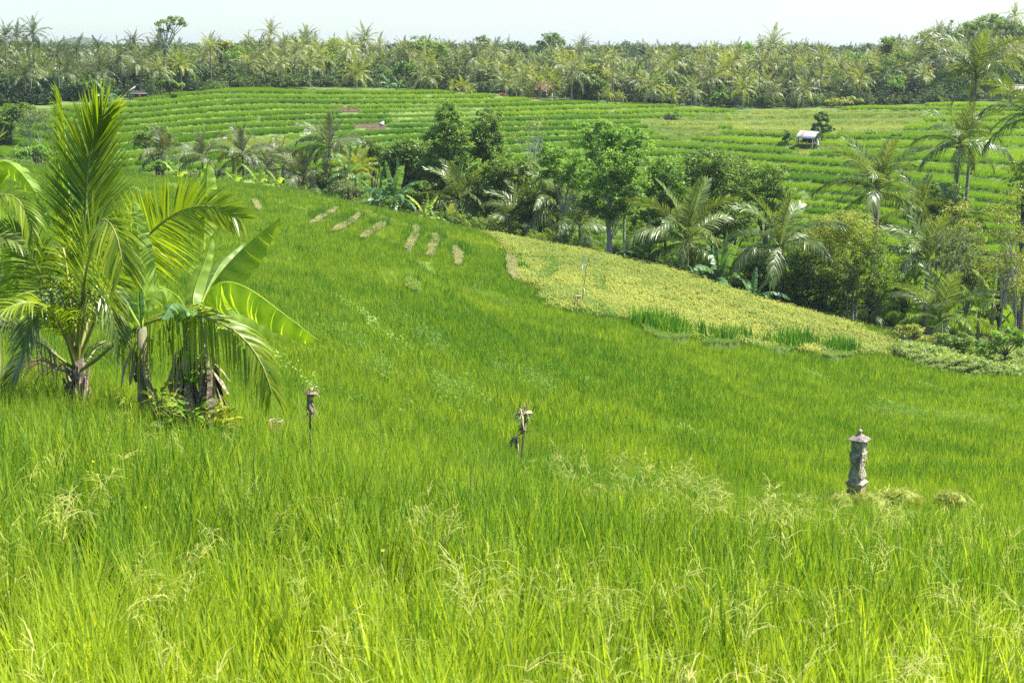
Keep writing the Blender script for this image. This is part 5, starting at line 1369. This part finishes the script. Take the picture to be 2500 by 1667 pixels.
broadleaf([(1880, 430, 46, 32), (1840, 460, 50, 36), (1900, 470, 40, 34)], 130, 'dark tree with light tipped leaves right of the domed tree', M['leaf_a'], .24, 1.4)
broadleaf([(2055, 545, 62, 34), (2010, 580, 50, 40), (2095, 560, 50, 38), (2060, 620, 70, 44)], 117, 'yellow green small leaved tree on thin pale stems in front of the stout palm', M['leaf_y'], .16, 1.5, ((.8, 0), (1.2, .2), (.5, .2)), 'bark_pale', .09, basepx=2075, clump=.5)
broadleaf([(2130, 620, 44, 50), (2160, 680, 34, 44), (2115, 700, 44, 34)], 116, 'olive tree right of the thin pale stems', M['leaf_a'], .18, 1.4, ((0, 0),), 'bark_dark', .12, clump=.5)
broadleaf([(1960, 640, 52, 44), (1990, 700, 60, 48), (1930, 690, 40, 50), (2050, 700, 50, 50)], 119, 'deeply shaded dark green tree behind the small stone shrines', M['leaf_d'], .24, 1.7, ((-.8, 0), (.6, 0)), clump=.6)
broadleaf([(1860, 650, 48, 50), (1880, 720, 54, 40), (1820, 660, 40, 40)], 121, 'shaded dark green tree around the thin dark palm trunk', M['leaf_d'], .24, 1.7, clump=.6)
broadleaf([(2310, 480, 40, 36), (2290, 510, 44, 30)], 131, 'round dark tree behind the two slim palm trunks', M['leaf_d'], .24, 1.5)
broadleaf([(2330, 600, 54, 44), (2370, 650, 54, 54), (2340, 690, 50, 40), (2400, 720, 40, 50)], 114, 'grey green small leaved tree behind the low spreading palm', M['leaf_g'], .17, 1.2, ((.3, 0),), 'bark_pale', .1, clump=.5)
broadleaf([(2440, 530, 46, 40), (2490, 500, 50, 44), (2420, 580, 40, 34), (2480, 590, 46, 50), (2450, 650, 50, 50), (2490, 700, 44, 50)], 109, 'airy yellow green tree with white bare branches at the right border', M['leaf_y'], .17, 1.0, ((.2, 0), (1.3, .3)), 'bark_pale', .10, basepx=2462, clump=.6, limb=18)
broadleaf([(2500, 420, 34, 44), (2520, 470, 30, 30)], 120, 'dark orange tipped tree at the right border above the airy tree', M['leaf_a'], .22, 1.3)
broadleaf([(1150, 430, 50, 40), (1175, 465, 46, 36), (1120, 450, 40, 34)], 151, 'mid green bushy tree rising behind the large arching palm', M['leaf_b'], .28, 1.3, clump=.6)
broadleaf([(1040, 470, 46, 34), (1010, 490, 40, 26)], 150, 'dull green tree behind the largest banana plant', M['leaf_a'], .28, 1.3, clump=.6)
broadleaf([(1335, 480, 50, 38), (1310, 510, 44, 34)], 140, 'olive tree filling the gap behind the feathery palm', M['leaf_a'], .26, 1.3, clump=.6)
broadleaf([(1590, 540, 44, 36), (1560, 560, 34, 30), (1620, 520, 36, 34)], 131, 'bright leafy tree left of the coconut laden palm', M['leaf_b'], .25, 1.3, clump=.5)
broadleaf([(1800, 530, 50, 38), (1770, 560, 44, 34)], 127, 'dark leafy tree in the hollow between the two big palms', M['leaf_d'], .24, 1.4, clump=.6)
broadleaf([(2215, 620, 36, 40), (2240, 680, 40, 40), (2200, 720, 30, 34)], 120, 'light green tree right of the olive tree, behind the bushy palm', M['leaf_b'], .22, 1.3, clump=.5)
broadleaf([(2290, 560, 44, 30), (2370, 560, 40, 34), (2330, 520, 34, 26)], 124, 'pale green tree around the feet of the slim palm trunks', M['leaf_y'], .2, 1.2, clump=.5)
broadleaf([(2420, 660, 46, 44), (2470, 700, 44, 44)], 113, 'yellow green bushy tree low behind the airy tree', M['leaf_y'], .2, 1.2, clump=.5)
broadleaf([(820, 420, 30, 22), (790, 440, 34, 20)], 164, 'dark shrubby tree below the taller dark palm', M['leaf_a'], .28, 1.2, clump=.6)
broadleaf([(520, 425, 36, 14), (470, 430, 34, 12)], 163, 'low olive bush between the dull palms at left', M['leaf_g'], .25, 1.3, name='bush', cat='bush', clump=.5)
# left side
broadleaf([(95, 372, 28, 18), (60, 375, 26, 15), (125, 378, 20, 12)], 172, 'round bright green bush behind the green ridge at far left', M['leaf_b'], .3, 1.8, name='round_bush', cat='bush', clump=.5)
broadleaf([(20, 290, 36, 26), (55, 275, 34, 20), (0, 330, 34, 30)], 205, 'thick leafy trees at the left border below the dark palms', M['leaf_a'], .4, 1.5, clump=.8)
broadleaf([(70, 300, 34, 28), (50, 330, 26, 24), (95, 290, 20, 26)], 185, 'loose grey green tree with thin stems above the round bush', M['leaf_g'], .22, .8, ((0, 0), (1.2, 0), (-1, 0)), 'bark_pale', .07, clump=.7)
broadleaf([(140, 330, 26, 30), (112, 310, 18, 36)], 183, 'thin twiggy tree right of the loose grey green one', M['leaf_g'], .22, .6, ((0, 0), (.9, 0)), 'bark_dark', .07, clump=.7)
broadleaf([(378, 330, 46, 24), (350, 350, 30, 22), (410, 350, 24, 20)], 178, 'rounded mid green tree right of the big foreground frond', M['leaf_a'], .3, 1.5)
broadleaf([(400, 405, 30, 14), (385, 415, 30, 12)], 163, 'light green bush on the ridge right of the big foreground frond', M['leaf_b'], .28, 1.3, name='bush', cat='bush', clump=.5)
broadleaf([(842, 462, 38, 22), (860, 475, 30, 16)], 152, 'grey green feathery shrub left of the largest banana plant', M['leaf_g'], .2, 1.4, name='bush', cat='bush', clump=.5)
broadleaf([(2008, 292, 18, 20), (2016, 318, 22, 16), (1998, 316, 16, 14)], 240, 'lone dark leaning tree beside the tin roofed hut', M['leaf_a'], .45, 2.2, clump=.55, tr=.14, limb=5)
broadleaf([(1926, 340, 15, 12), (1920, 328, 8, 10)], 236, 'small bush left of the tin roofed hut', M['leaf_a'], .3, 1.8, name='bush', cat='bush', clump=.4, tr=.05, limb=4)
broadleaf([(1645, 282, 18, 8)], 270, 'low green shrub beside the heap of cut branches', M['leaf_b'], .35, 1.5, name='bush', cat='bush', clump=.5, tr=.05, limb=3)
broadleaf([(2125, 325, 14, 7), (2190, 330, 14, 6)], 240, 'leafy bean plants growing in a row on the dry terraces', M['leaf_b'], .35, 1.5, name='bush', cat='bush', clump=.4, tr=.03, limb=3)
# bushes lower right
broadleaf([(2225, 815, 36, 22), (2270, 830, 40, 22), (2200, 805, 20, 14)], 100, 'leafy pale green bush below the low spreading palm', M['leaf_y'], .26, 1.5, name='bush', cat='bush', clump=.4, tr=.05)
broadleaf([(2330, 835, 44, 26), (2370, 850, 40, 26)], 98, 'glossy dark leaved bush right of the pale green bush', M['leaf_a'], .28, 1.5, name='bush', cat='bush', clump=.4, tr=.06)
broadleaf([(2455, 835, 52, 42), (2495, 820, 40, 40), (2420, 860, 34, 24)], 96, 'broad bush with red flowers in the lower right belt', M['leaf_b'], .24, 1.4, name='bush', cat='bush', clump=.4, tr=.08, extra=(46, 'leaf_red', .11))
# low pale ground cover in front of them
gx = rng.uniform(2190, 2640, 2600); gy = rng.uniform(855, 915, 2600)
lowy = np.interp(gx, [2190, 2250, 2380, 2500, 2640], [862, 885, 908, 912, 912]); m = gy < lowy
X, Y = unproject(gx[m], gy[m])
cm = [crown_mb([((0, 0, .45), (.5, .5, .4))], 9, 40, .10, .22, 300 + i)[0].mesh('cover_clump', leaf_mat('ground_cover_%d' % i, (.09, .20, .02), (.34, .42, .11), trans=.4, inst=True)) for i in range(3)]
scatter('ground_cover', cm, X, Y, base_h(X, Y) - .6, rng.uniform(.4, 1.0, len(X)) * (1 + .7 * np.clip(noise(X, Y, 4), -1, 1)), .55 + rng.normal(0, .15, len(X)))

# undergrowth filling the valley floor
n = 6500
Y = rng.uniform(112, 186, n); X = rng.uniform(-.42, .42, n) * Y
ry = ridge_y(X, Y); px = 1250 + X / Y * F
m = (Y > ry + 2.5) & (Y < ry + 34) & (px < 2230) & (rng.uniform(0, 1, n) < np.where(px < 420, .35, 1))
ugm = leaf_mat('undergrowth_leaf', (.03, .09, .010), (.24, .34, .045), trans=.35, inst=True, spec=.3, rough=.55)
ug = [crown_mb([((0, 0, 1.0), (1.3, 1.3, 1.2))], 34, 34, .17, .42, 320 + i)[0].mesh('undergrowth_clump', ugm) for i in range(4)]
X, Y, px = X[m], Y[m], px[m]; gz = ground(X, Y)
rpy = np.interp(px, [0, 300, 700, 1000, 1300, 1700, 1900, 2200, 2500], [385, 420, 447, 518, 582, 662, 748, 815, 858])
tz0 = np.array([vz(q) for q in rpy - rng.uniform(0, 1, len(px)) ** 1.6 * np.where(px > 900, 60, 26)]) * Y
sc_ = np.clip((tz0 - gz) / 2.9, .35, 2.2)
scatter('undergrowth', ug, X, Y, np.maximum(gz - .3, tz0 - 2.9 * sc_), sc_, .5 + rng.normal(0, .15, len(X)))

# ------------------------------------------------------------------ the forest beyond the terraces
def forest_crown(seed, mat, style=0):
    r = random.Random(seed); mb = MB()
    nf = 20 if style == 0 else 14
    for i in range(nf):
        q = (i + .5) / nf; e = 88 - 105 * q ** 1.0; L_ = 4.0 * r.uniform(.85, 1.1); a = i * 2.39996 + r.uniform(-.3, .3)
        P = arc_pts(L_, e, 30 + 45 * min(1, q * 1.6), 6)
        ca, sa = math.cos(a), math.sin(a); P = np.column_stack([P[:, 0] * ca, P[:, 0] * sa, P[:, 2] + .1])
        tw = r.uniform(-.6, .6); N = np.array([-math.sin(R(e)) * ca, -math.sin(R(e)) * sa, math.cos(R(e)) + .15]) + tw * np.array([-sa, ca, 0])
        frond_mesh(P, N, 20, .95, .12, mb=mb, droop=.1 + .7 * q, fold=.2, seed=seed * 50 + i, seg=2, rw=.05, tintb=.3 + r.uniform(-.15, .35), tintv=.5)
    return mb.mesh('crown', M[mat])
FC = {'l': [forest_crown(i, 'frond_forest') for i in range(6)], 'd': [forest_crown(20 + i, 'frond_forest_dark') for i in range(5)], 'y': [forest_crown(40 + i, 'frond_yellow') for i in range(3)]}
TR = [tube_mesh('trunk', [(0, 0, -.06), (.01, 0, .3), (.03, 0, .65), (.04, 0, 1)], [1, .75, .65, .55], M['bark_palm'], 6), tube_mesh('trunk', [(0, 0, -.06), (-.02, .01, .3), (-.03, 0, .65), (-.05, 0, 1)], [1, .75, .65, .55], M['bark_palm'], 6)]
def forest_palm(x, y, zb, H, s, kind, label, group, seed, thick=.16):
    r = random.Random(seed)
    root = thing('coconut_palm', (x, y, zb), label, 'palm tree', group)
    t = link('trunk', TR[seed % 2], root); 
    t.scale = (thick, thick, H); 
    c = link('crown', FC[kind][seed % len(FC[kind])], root, (0.04 * thick, 0, H)); c.rotation_euler = (r.uniform(-.12, .12), r.uniform(-.12, .12), r.uniform(0, 6.28)); c.scale = (s, s, s)
    return root
named = [
 ((60, 190), 258, 1.15, 'd', 'big dark palm with orange fruit stalks at the far left forest edge'), ((163, 178), 260, 1.1, 'd', 'dark palm with a full round crown, second from the left border'),
 ((242, 175), 258, 1.05, 'd', 'dark palm left of the hut with wide crown'), ((341, 160), 262, 1.05, 'l', 'slim palm rising directly behind the hut roof'),
 ((390, 175), 262, .9, 'l', 'palm with bare trunk right behind the hut'), ((441, 162), 268, .9, 'y', 'palm with yellowed lower fronds and long bare trunk right of the hut'),
 ((755, 162), 286, .95, 'l', 'palm with bare trunk above the short slanting stick'), ((869, 184), 287, 1.05, 'y', 'wide brownish palm at the forest edge near the leaning pole'),
 ((1040, 193), 290, .9, 'l', 'palm in front of the bright round tree'), ((1108, 218), 290, .55, 'y', 'low yellow palm, leftmost of the little ones on the middle edge'),
 ((1130, 214), 291, .7, 'y', 'low yellow palm second in the row on the middle edge'), ((1150, 226), 289, .4, 'y', 'tiny golden palm sprout in the row on the middle edge'),
 ((1232, 206), 292, .95, 'l', 'palm between the yellow row and the red roofed house'), ((1268, 214), 290, .75, 'l', 'small palm left of the red roofed house'),
 ((1290, 226), 289, .5, 'y', 'small bright palm beside the flowers at the red roofed house'), ((1320, 205), 289, 1.0, 'y', 'golden palm in front of the red roofed house'),
 ((1355, 205), 291, .85, 'y', 'leaning golden palm right of the red roofed house'), ((1396, 182), 288, 1.1, 'l', 'tall full palm standing against the dark dense tree'),
 ((1484, 232), 288, .5, 'y', 'short yellow palm right of the dark dense tree'), ((1516, 238), 289, .45, 'y', 'tiny palm second right of the dark dense tree'),
 ((1591, 215), 290, 1.1, 'l', 'grey green palm with long upright fronds at the middle right edge'), ((1640, 235), 290, .7, 'y', 'small olive palm right of the grey green one'),
 ((1688, 225), 292, .9, 'l', 'palm with bare trunk left of the orange yellow palm'), ((1813, 218), 291, 1.0, 'y', 'orange yellow palm at the right forest edge'),
 ((1856, 158), 296, .85, 'l', 'tall palm with long visible trunk above the orange yellow palm'), ((1888, 225), 294, .85, 'l', 'palm in the gap right of the orange yellow palm'),
 ((1961, 225), 294, 1.05, 'l', 'palm above the tin roofed hut with dark centre'),
 ((81, 84), 290, 1.05, 'd', 'tallest skyline palm at far left'), ((12, 92), 285, .95, 'd', 'skyline palm at the left border'), ((42, 92), 300, .95, 'd', 'second skyline palm from the left border'),
 ((661, 82), 330, .95, 'l', 'lone high palm on the skyline left of centre'), ((750, 94), 335, .95, 'l', 'skyline palm right of the lone high one'), ((892, 100), 330, 1.1, 'l', 'pale skyline palm beside the big round tree'),
 ((1212, 128), 380, 1.1, 'l', 'skyline palm in the dip right of the big round tree'), ((1423, 112), 420, 1.0, 'd', 'skyline palm right of the dark domed skyline tree'),
 ((1888, 108), 330, 1.2, 'l', 'windswept skyline palm highest of the right centre'), ((2290, 84), 330, .9, 'l', 'thin crowned palm on a long bare trunk above the right slope'),
 ((2478, 40), 330, .9, 'l', 'palm on the very top of the right slope'), ((1964, 136), 340, .95, 'l', 'skyline palm above the tin roofed hut'), ((2006, 138), 345, .9, 'l', 'skyline palm second above the tin roofed hut'),
]
npalm = 0; occ = []
for hub, Y, s, kd, lb in named:
    h = W(hub[0], hub[1], Y); zb = G(h[0], h[1]); H = max(1.0, h[2] - zb)
    forest_palm(h[0], h[1], zb, H, s, kd, lb, None, npalm); npalm += 1; occ.append((h[0], h[1]))
SIL = ([0, 40, 85, 130, 200, 290, 340, 420, 500, 560, 660, 750, 850, 1000, 1080, 1150, 1250, 1350, 1430, 1520, 1620, 1750, 1880, 1960, 2050, 2130, 2200, 2290, 2350, 2400, 2450, 2500, 2600],
       [82, 78, 68, 96, 100, 84, 80, 92, 86, 92, 76, 80, 88, 88, 90, 100, 112, 108, 112, 118, 112, 100, 92, 118, 124, 108, 104, 96, 84, 60, 42, 30, 25])
FRONT = ([0, 250, 300, 600, 1000, 1300, 1650, 2000, 2500], [252, 256, 258, 286, 291, 292, 293, 295, 296])
LAND = ((120, 'at the far left border'), (290, 'left of the little grey hut'), (390, 'behind the little grey hut'), (500, 'below the umbrella shaped tree'), (620, 'near the yellow rounded tree'), (740, 'under the lone high skyline palm'), (860, 'left of the leaning bamboo pole'),
        (960, 'right of the leaning bamboo pole'), (1080, 'around the big dome shaped tree'), (1200, 'above the little golden palm row'), (1290, 'left of the red roofed house'), (1380, 'behind the red roofed house'), (1480, 'around the dense dark tree'), (1640, 'behind the brush heap'),
        (1780, 'left of the orange yellow palm'), (1880, 'around the orange yellow palm'), (2000, 'above the tin roofed hut'), (2120, 'between tin hut and right slope'), (2230, 'at the foot of the right slope'), (2330, 'below the tiered bare tree'), (2430, 'behind the tallest brown fruited palm'), (9999, 'in the top right corner'))
def forest_label(px, dpt, H, col, what):
    w_ = next(l for m_, l in LAND if px < m_)
    d_ = 'front row' if dpt < 14 else ('second row' if dpt < 40 else ('deeper' if dpt < 80 else 'rearmost'))
    h_ = 'low' if H < 6 else ('middling' if H < 9.5 else 'tall')
    return '%s %s %s, %s %s' % (h_, col, what, d_, w_)
r = random.Random(77); tries = 0; spos = []
while npalm < 298 and tries < 20000:
    tries += 1
    px = r.uniform(-70, 2570); Yf = np.interp(px, *FRONT); dpt = 2.5 + (r.random() ** 1.25) * 125; Y = Yf + dpt
    if px > 2250: Y = Yf + 3 + r.random() * 130
    x = (px - 1250) / F * Y; z = G(x, Y)
    if any((x - a_) ** 2 + (Y - b2) ** 2 < 22 for a_, b2 in occ): continue
    sil = np.interp(px, *SIL); topv = vz(sil + (r.uniform(-8, 12) if r.random() < .32 else r.uniform(20, 80))) * Y
    s = r.uniform(.75, 1.1); H = topv - z - 3.2 * s
    if dpt < 12: H = r.uniform(3.5, 9.5)
    if px > 2200 and dpt > 10: H = r.uniform(5, 9.5)
    H = min(max(H, 3.0), 16.5)
    occ.append((x, Y))
    kd = 'd' if (px < 480 and r.random() < .85) or r.random() < .22 else ('y' if r.random() < (.12 if dpt < 30 else .05) else 'l')
    lb = forest_label(px, dpt, H, {'d': 'dark', 'l': 'olive', 'y': 'yellowish'}[kd], 'palm')
    forest_palm(x, Y, z, H, s, kd, lb, 'coconut palms of the far forest', npalm); npalm += 1

# forest trees with broad leaves
def FT(lobes, Y, lb, mat, **kw):
    kw.setdefault('leaf', .5); kw.setdefault('clump', 1.0); kw.setdefault('dens', .55)
    return broadleaf(lobes, Y, lb, M[mat], **kw)
FT([(395, 62, 22, 12), (425, 50, 26, 9), (445, 62, 16, 10), (385, 80, 16, 8), (412, 75, 26, 12)], 300, 'umbrella shaped tree standing high above the left forest', 'leaf_a', leaf=.42, dens=.33, bark='bark_pale', tr=.3, basepx=418, limb=14, clump=.8)
FT([(545, 112, 24, 15), (535, 120, 20, 12)], 310, 'yellow flowering rounded tree in the left forest', 'leaf_y')
FT([(1025, 125, 36, 34), (1060, 140, 36, 34), (1010, 150, 34, 34)], 330, 'big olive green dome shaped tree left of centre in the forest', 'leaf_a')
FT([(990, 172, 30, 24), (965, 185, 22, 16)], 305, 'bright round leafy tree below the dome shaped one', 'leaf_b')
FT([(1110, 150, 28, 20), (1095, 165, 24, 18)], 335, 'olive tree right of the dome shaped one', 'leaf_g')
FT([(1345, 97, 26, 17), (1330, 112, 22, 14), (1362, 112, 22, 14)], 420, 'dark domed tree standing out on the middle skyline', 'leaf_d')
FT([(1180, 100, 16, 12), (1185, 115, 18, 12)], 420, 'upright bluish tree on the skyline in the dip', 'leaf_d')
FT([(1246, 116, 15, 10)], 450, 'small round bluish tree on the skyline', 'leaf_d')
FT([(1430, 205, 38, 30), (1455, 215, 28, 28), (1420, 228, 36, 18)], 292, 'dense dark tree at the forest edge behind the tall full palm', 'leaf_d', dens=.9, clump=.8)
FT([(1445, 172, 30, 18), (1465, 190, 20, 18)], 300, 'yellow green tree rising behind the dense dark tree', 'leaf_y')
FT([(2167, 104, 21, 14), (2165, 120, 17, 14), (2172, 132, 14, 12)], 345, 'tall round crowned tree on the right skyline', 'leaf_a')
FT([(2385, 70, 34, 20), (2350, 90, 26, 18), (2420, 52, 30, 16)], 345, 'wide tree on the ridge of the right slope', 'leaf_a')
FT([(2455, 68, 36, 22), (2490, 90, 30, 30)], 350, 'dark tree near the top right corner of the slope', 'leaf_d')
FT([(2290, 130, 34, 24), (2260, 150, 30, 22)], 340, 'blue green tree mass in the hollow below the slim tall palm', 'leaf_d')
FT([(2330, 150, 30, 24)], 335, 'dense green tree on the slope right of the hollow', 'leaf_b')
FT([(2270, 78, 14, 4), (2305, 72, 14, 5), (2325, 60, 10, 5)], 350, 'nearly leafless tall tree with flat tiers on the right slope', 'leaf_g', dens=.12, bark='bark_pale', tr=.13, leaf=.3, basepx=2297)
FT([(2327, 55, 9, 8), (2326, 85, 5, 5)], 352, 'very thin bare topped tree beside the tiered one', 'leaf_g', dens=.2, bark='bark_dark', tr=.12, leaf=.3, limb=4, clump=.5)
FT([(398, 205, 28, 18), (425, 210, 20, 14)], 262, 'dark leafy bush behind the hut at the forest edge', 'leaf_d', name='bush', cat='bush', dens=1.2, clump=.6)
FT([(1760, 240, 18, 13), (1745, 248, 14, 9)], 293, 'green bush left of the orange yellow palm', 'leaf_b', name='bush', cat='bush', dens=1.2, clump=.6)
FT([(1865, 250, 20, 18)], 294, 'leafy bush right of the orange yellow palm', 'leaf_a', name='bush', cat='bush', dens=1.2, clump=.6)
FT([(2050, 250, 36, 10), (2085, 246, 24, 9)], 294, 'pale green scrub along the right edge of the terraces', 'leaf_y', name='bush', cat='bush', dens=1.0, clump=.6)

cr_m = []
for i, (mm, fl) in enumerate((('leaf_a', 0), ('leaf_g', 0), ('leaf_g', 1), ('leaf_b', 0), ('leaf_d', 0), ('leaf_y', 1), ('leaf_a', 1), ('leaf_g', 0))):
    rq = random.Random(i); lob = [((rq.uniform(-1.6, 1.6), rq.uniform(-1.5, 1.5), rq.uniform(0, 2.2)), (rq.uniform(1.4, 2.4), rq.uniform(1.4, 2.4), rq.uniform(1.1, 1.9))) for _ in range(4)]
    mb, cs = crown_mb(lob, 54 if not fl else 40, 30 if not fl else 20, .42, .75, 500 + i)
    cr_m.append((mb.mesh('crown', M[mm]), fl))
nt_ = 0; tries = 0
while nt_ < 130 and tries < 6000:
    tries += 1
    px = r.uniform(-60, 2560); Yf = np.interp(px, *FRONT); dpt = 6 + (r.random() ** 1.2) * 130; Y = Yf + dpt; x = (px - 1250) / F * Y; z = G(x, Y)
    if px < 350 and r.random() < .7: continue
    if any((x - a_) ** 2 + (Y - b2) ** 2 < 9 for a_, b2 in occ): continue
    occ.append((x, Y))
    sil = np.interp(px, *SIL); topz = vz(sil + r.uniform(10, 60)) * Y; s = r.uniform(.8, 1.35)
    H = min(max(topz - z - 3 * s, 1.5), 9.5)
    if dpt < 14: H = r.uniform(.8, 4)
    if px > 2150: H = r.uniform(3, 8)
    ci = r.randrange(8); lb = forest_label(px, dpt, H, ('green', 'grey green', 'thin grey green', 'bright green', 'dark green', 'thin yellow green', 'thin green', 'pale green')[ci], 'leafy tree'); root = thing('broadleaf_tree', (x, Y, z), lb, 'tree', 'leafy trees among the far forest palms')
    c = link('crown', cr_m[ci][0], root, (0, 0, H)); c.scale = (s, s, s * 1.1); c.rotation_euler = (0, 0, r.uniform(0, 6.28))
    t = link('trunk', TR[nt_ % 2], root); t.scale = (.16, .16, H + .8); nt_ += 1

# understorey of the forest
fm_ = leaf_mat('forest_undergrowth_leaf', (.014, .045, .010), (.14, .21, .04), trans=.3, inst=True, spec=.3, rough=.55)
fu = [crown_mb([((0, 0, 1.3), (1.9, 1.9, 1.6))], 26, 22, .42, .7, 520 + i)[0].mesh('forest_clump', fm_) for i in range(4)]
n = 2600; px = rng.uniform(-120, 2620, n); Y = np.interp(px, *FRONT) + 1.5 + rng.uniform(0, 1, n) ** 1.4 * 150; X = (px - 1250) / F * Y
scatter('forest_undergrowth', fu, X, Y, ground(X, Y) - .4, rng.uniform(.6, 1.5, n) * np.where(Y > np.interp(px, *FRONT) + 15, 1.25, .75), .5 + .2 * noise(X, Y, 18) + rng.normal(0, .12, n) - .2 * (px < 500))
# deeper palms, past the counted ones
n = 900; px = rng.uniform(-120, 2620, n); Y = np.interp(px, *FRONT) + rng.uniform(30, 165, n); X = (px - 1250) / F * Y; Z = ground(X, Y)
tz_ = np.array([vz(q) for q in (np.interp(px, *SIL) + rng.uniform(22, 90, n))]) * Y
H = np.clip(tz_ - Z - 2.8, 2.5, 13); H = np.where(px > 2150, rng.uniform(4, 9, n), H)
scatter('deep_forest_palm_crowns', FC['l'][:4] + FC['d'][:2], X, Y, Z + H, rng.uniform(.7, 1.05, n), .5)
# hazy tree line far behind
n = 1500; Y = rng.uniform(520, 1100, n); px = rng.uniform(-200, 2700, n); X = (px - 1250) / F * Y
topy = 117 + rng.uniform(0, 14, n) + 5 * noise(px, px * 0, 160); tv = np.array([vz(q) for q in topy]) * Y
scatter('distant_treeline', fu + FC['d'][:2], X, Y, tv - 3.4, rng.uniform(1.2, 2.2, n), .4)
scatter('distant_woodland', fu, X, Y, tv - 7.5, rng.uniform(2.4, 3.4, n), .35)

# distant hill and radio mast
xx = np.linspace(-170, 170, 40); yy = np.linspace(-120, 120, 16); XX, YY = np.meshgrid(xx, yy)
ZZ = 62 * np.exp(-((XX / 70) ** 2 + (YY / 60) ** 2)) + 18 * np.exp(-(((XX - 70) / 60) ** 2 + (YY / 60) ** 2)) - 3
hc = W(185, 100, 2600); i = np.arange(15)[:, None] * 40 + np.arange(39)[None]
link('hills', mesh_from('hills', np.column_stack([XX.ravel(), YY.ravel(), ZZ.ravel() * .62]), np.stack([i, i + 1, i + 41, i + 40], -1).reshape(-1, 4), M['g_forest'], smooth=True), None, (hc[0], hc[1], -27), kind='structure')
p = W(1243, 84, 780); mb = MB(); zt = p[2]
for a in range(3): mb.tube([(.5 * math.cos(a * 2.09), .5 * math.sin(a * 2.09), -24 - zt), (.12 * math.cos(a * 2.09), .12 * math.sin(a * 2.09), 0)], .09, 4)
for q in range(12): mb.box((0, 0, -q * 2.0), (.6, .08, .08), q)
link('radio_mast', mb.mesh('radio_mast', M['tin']), None, p, 'hair thin radio mast on the hazy skyline right of centre', 'mast')

# houses half hidden at the forest edge
def house(px, py, Y, wid, hgt, label, roofm, rz=.1):
    h = W(px, py, Y); z = G(h[0], h[1]); root = thing('house', (h[0], h[1], z), label, 'house', rz=rz)
    mb = MB(); mb.box((0, 0, hgt / 2 - .3), (wid, 3.4, hgt + .6)); wl_ = link('wall', mb.mesh('wall', M['wall_pale']), root)
    mb = MB(); a = wid / 2 + .5; mb.add([(-a, -2.3, hgt - .15), (a, -2.3, hgt - .15), (a * .55, 0, hgt + 1.7), (-a * .55, 0, hgt + 1.7), (-a, 2.3, hgt - .15), (a, 2.3, hgt - .15)], [(0, 1, 2, 3), (4, 3, 2, 5), (0, 3, 4), (1, 5, 2)]); mb.box((0, -2.32, hgt - .16), (wid + 1.1, .08, .16)); mb.tube([(-a * .55, 0, hgt + 1.72), (a * .55, 0, hgt + 1.72)], .12, 5); link('roof', mb.mesh('roof', M[roofm]), root)
    for x_ in (-wid * .28, wid * .3):
        mb = MB(); mb.box((x_, -1.72, hgt * .55), (.8, .06, .9)); w_ = link('window', mb.mesh('window', M['dark_cloth_and_openings']), root)
        mb = MB(); mb.box((x_, -1.76, hgt * .55 + .5), (1.0, .06, .08)); mb.box((x_, -1.76, hgt * .55 - .5), (1.0, .06, .08)); link('frame', mb.mesh('frame', M['wood']), w_)
    mb = MB(); mb.box((0, -1.72, hgt * .4), (.9, .06, hgt * .8)); link('door', mb.mesh('door', M['wood']), root)
house(1326, 245, 297, 3.6, 1.7, 'small house with a red roof edge half hidden by golden palms', 'roof_red')
house(2482, 252, 301, 4.2, 1.3, 'low building with a grey brown roof at the right forest edge', 'tin_grey', -.1)
for i, (px, py) in enumerate(((1312, 243), (1226, 232))):
    FT([(px, py, 4, 3)], 287, ('low red flowering plant beside the golden palm trunk', 'orange flowering plant below the middle row of palms')[i], 'leaf_red', name='flowering_plant', cat='flower', leaf=.3, dens=.8, clump=.3, tr=.03, limb=3)

# yellow flowers in the foreground rice
for i, (px, py) in enumerate(((228, 1128), (214, 1152), (240, 1160), (355, 1240), (935, 1345))):
    Y = float(unproject(np.array([float(px)]), np.array([float(py)]))[1][0]); p = W(px, py, Y - .15); mb = MB(); st_ = MB(); g = G(p[0], p[1])
    for k_ in range(5):
        a = k_ * 1.2566; e = np.array([math.cos(a), math.sin(a) * .6, .5 + math.sin(a) * .3]); s_ = np.array([-math.sin(a), math.cos(a), .1]) * .009; mb.add([(0, 0, 0), e * .009 + s_ * .8, e * .018, e * .009 - s_ * .8], [(0, 1, 2, 3)], .8)
    o = thing('yellow_flower', p, ('upper left of three tiny yellow flowers in the left grass', 'lowest left of three tiny yellow flowers in the left grass', 'right one of three tiny yellow flowers in the left grass', 'tiny yellow flower alone below the trio in the left grass', 'tiny yellow flower in the grass near the bottom middle')[i], 'flower', 'yellow flowers in the foreground grass')
    link('petals', mb.mesh('petals', M['leaf_yflower']), o); st_.tube([(0, 0, g - p[2]), (0, 0, 0)], .0025, 4); link('stem', st_.mesh('stem', M['leaf_b']), o)

# like things get their place among their kind
import collections
by_label = collections.defaultdict(list)
for o in COL.objects:
    if o.parent is None and o.get('label'): by_label[o['label']].append(o)
ORD = ['leftmost', 'second from left', 'third from left', 'fourth from left', 'fifth from left', 'sixth from left', 'seventh from left', 'eighth from left', 'ninth from left', 'tenth from left', 'eleventh from left', 'twelfth from left']
for lb, os_ in by_label.items():
    if len(os_) > 1:
        os_.sort(key=lambda o: o.location.x / o.location.y)
        for i, o in enumerate(os_):
            if i < len(ORD): lb2 = lb + ', ' + ORD[i]; o['label'] = lb2.replace('leafy ', '') if len(lb2.split()) > 15 else lb2
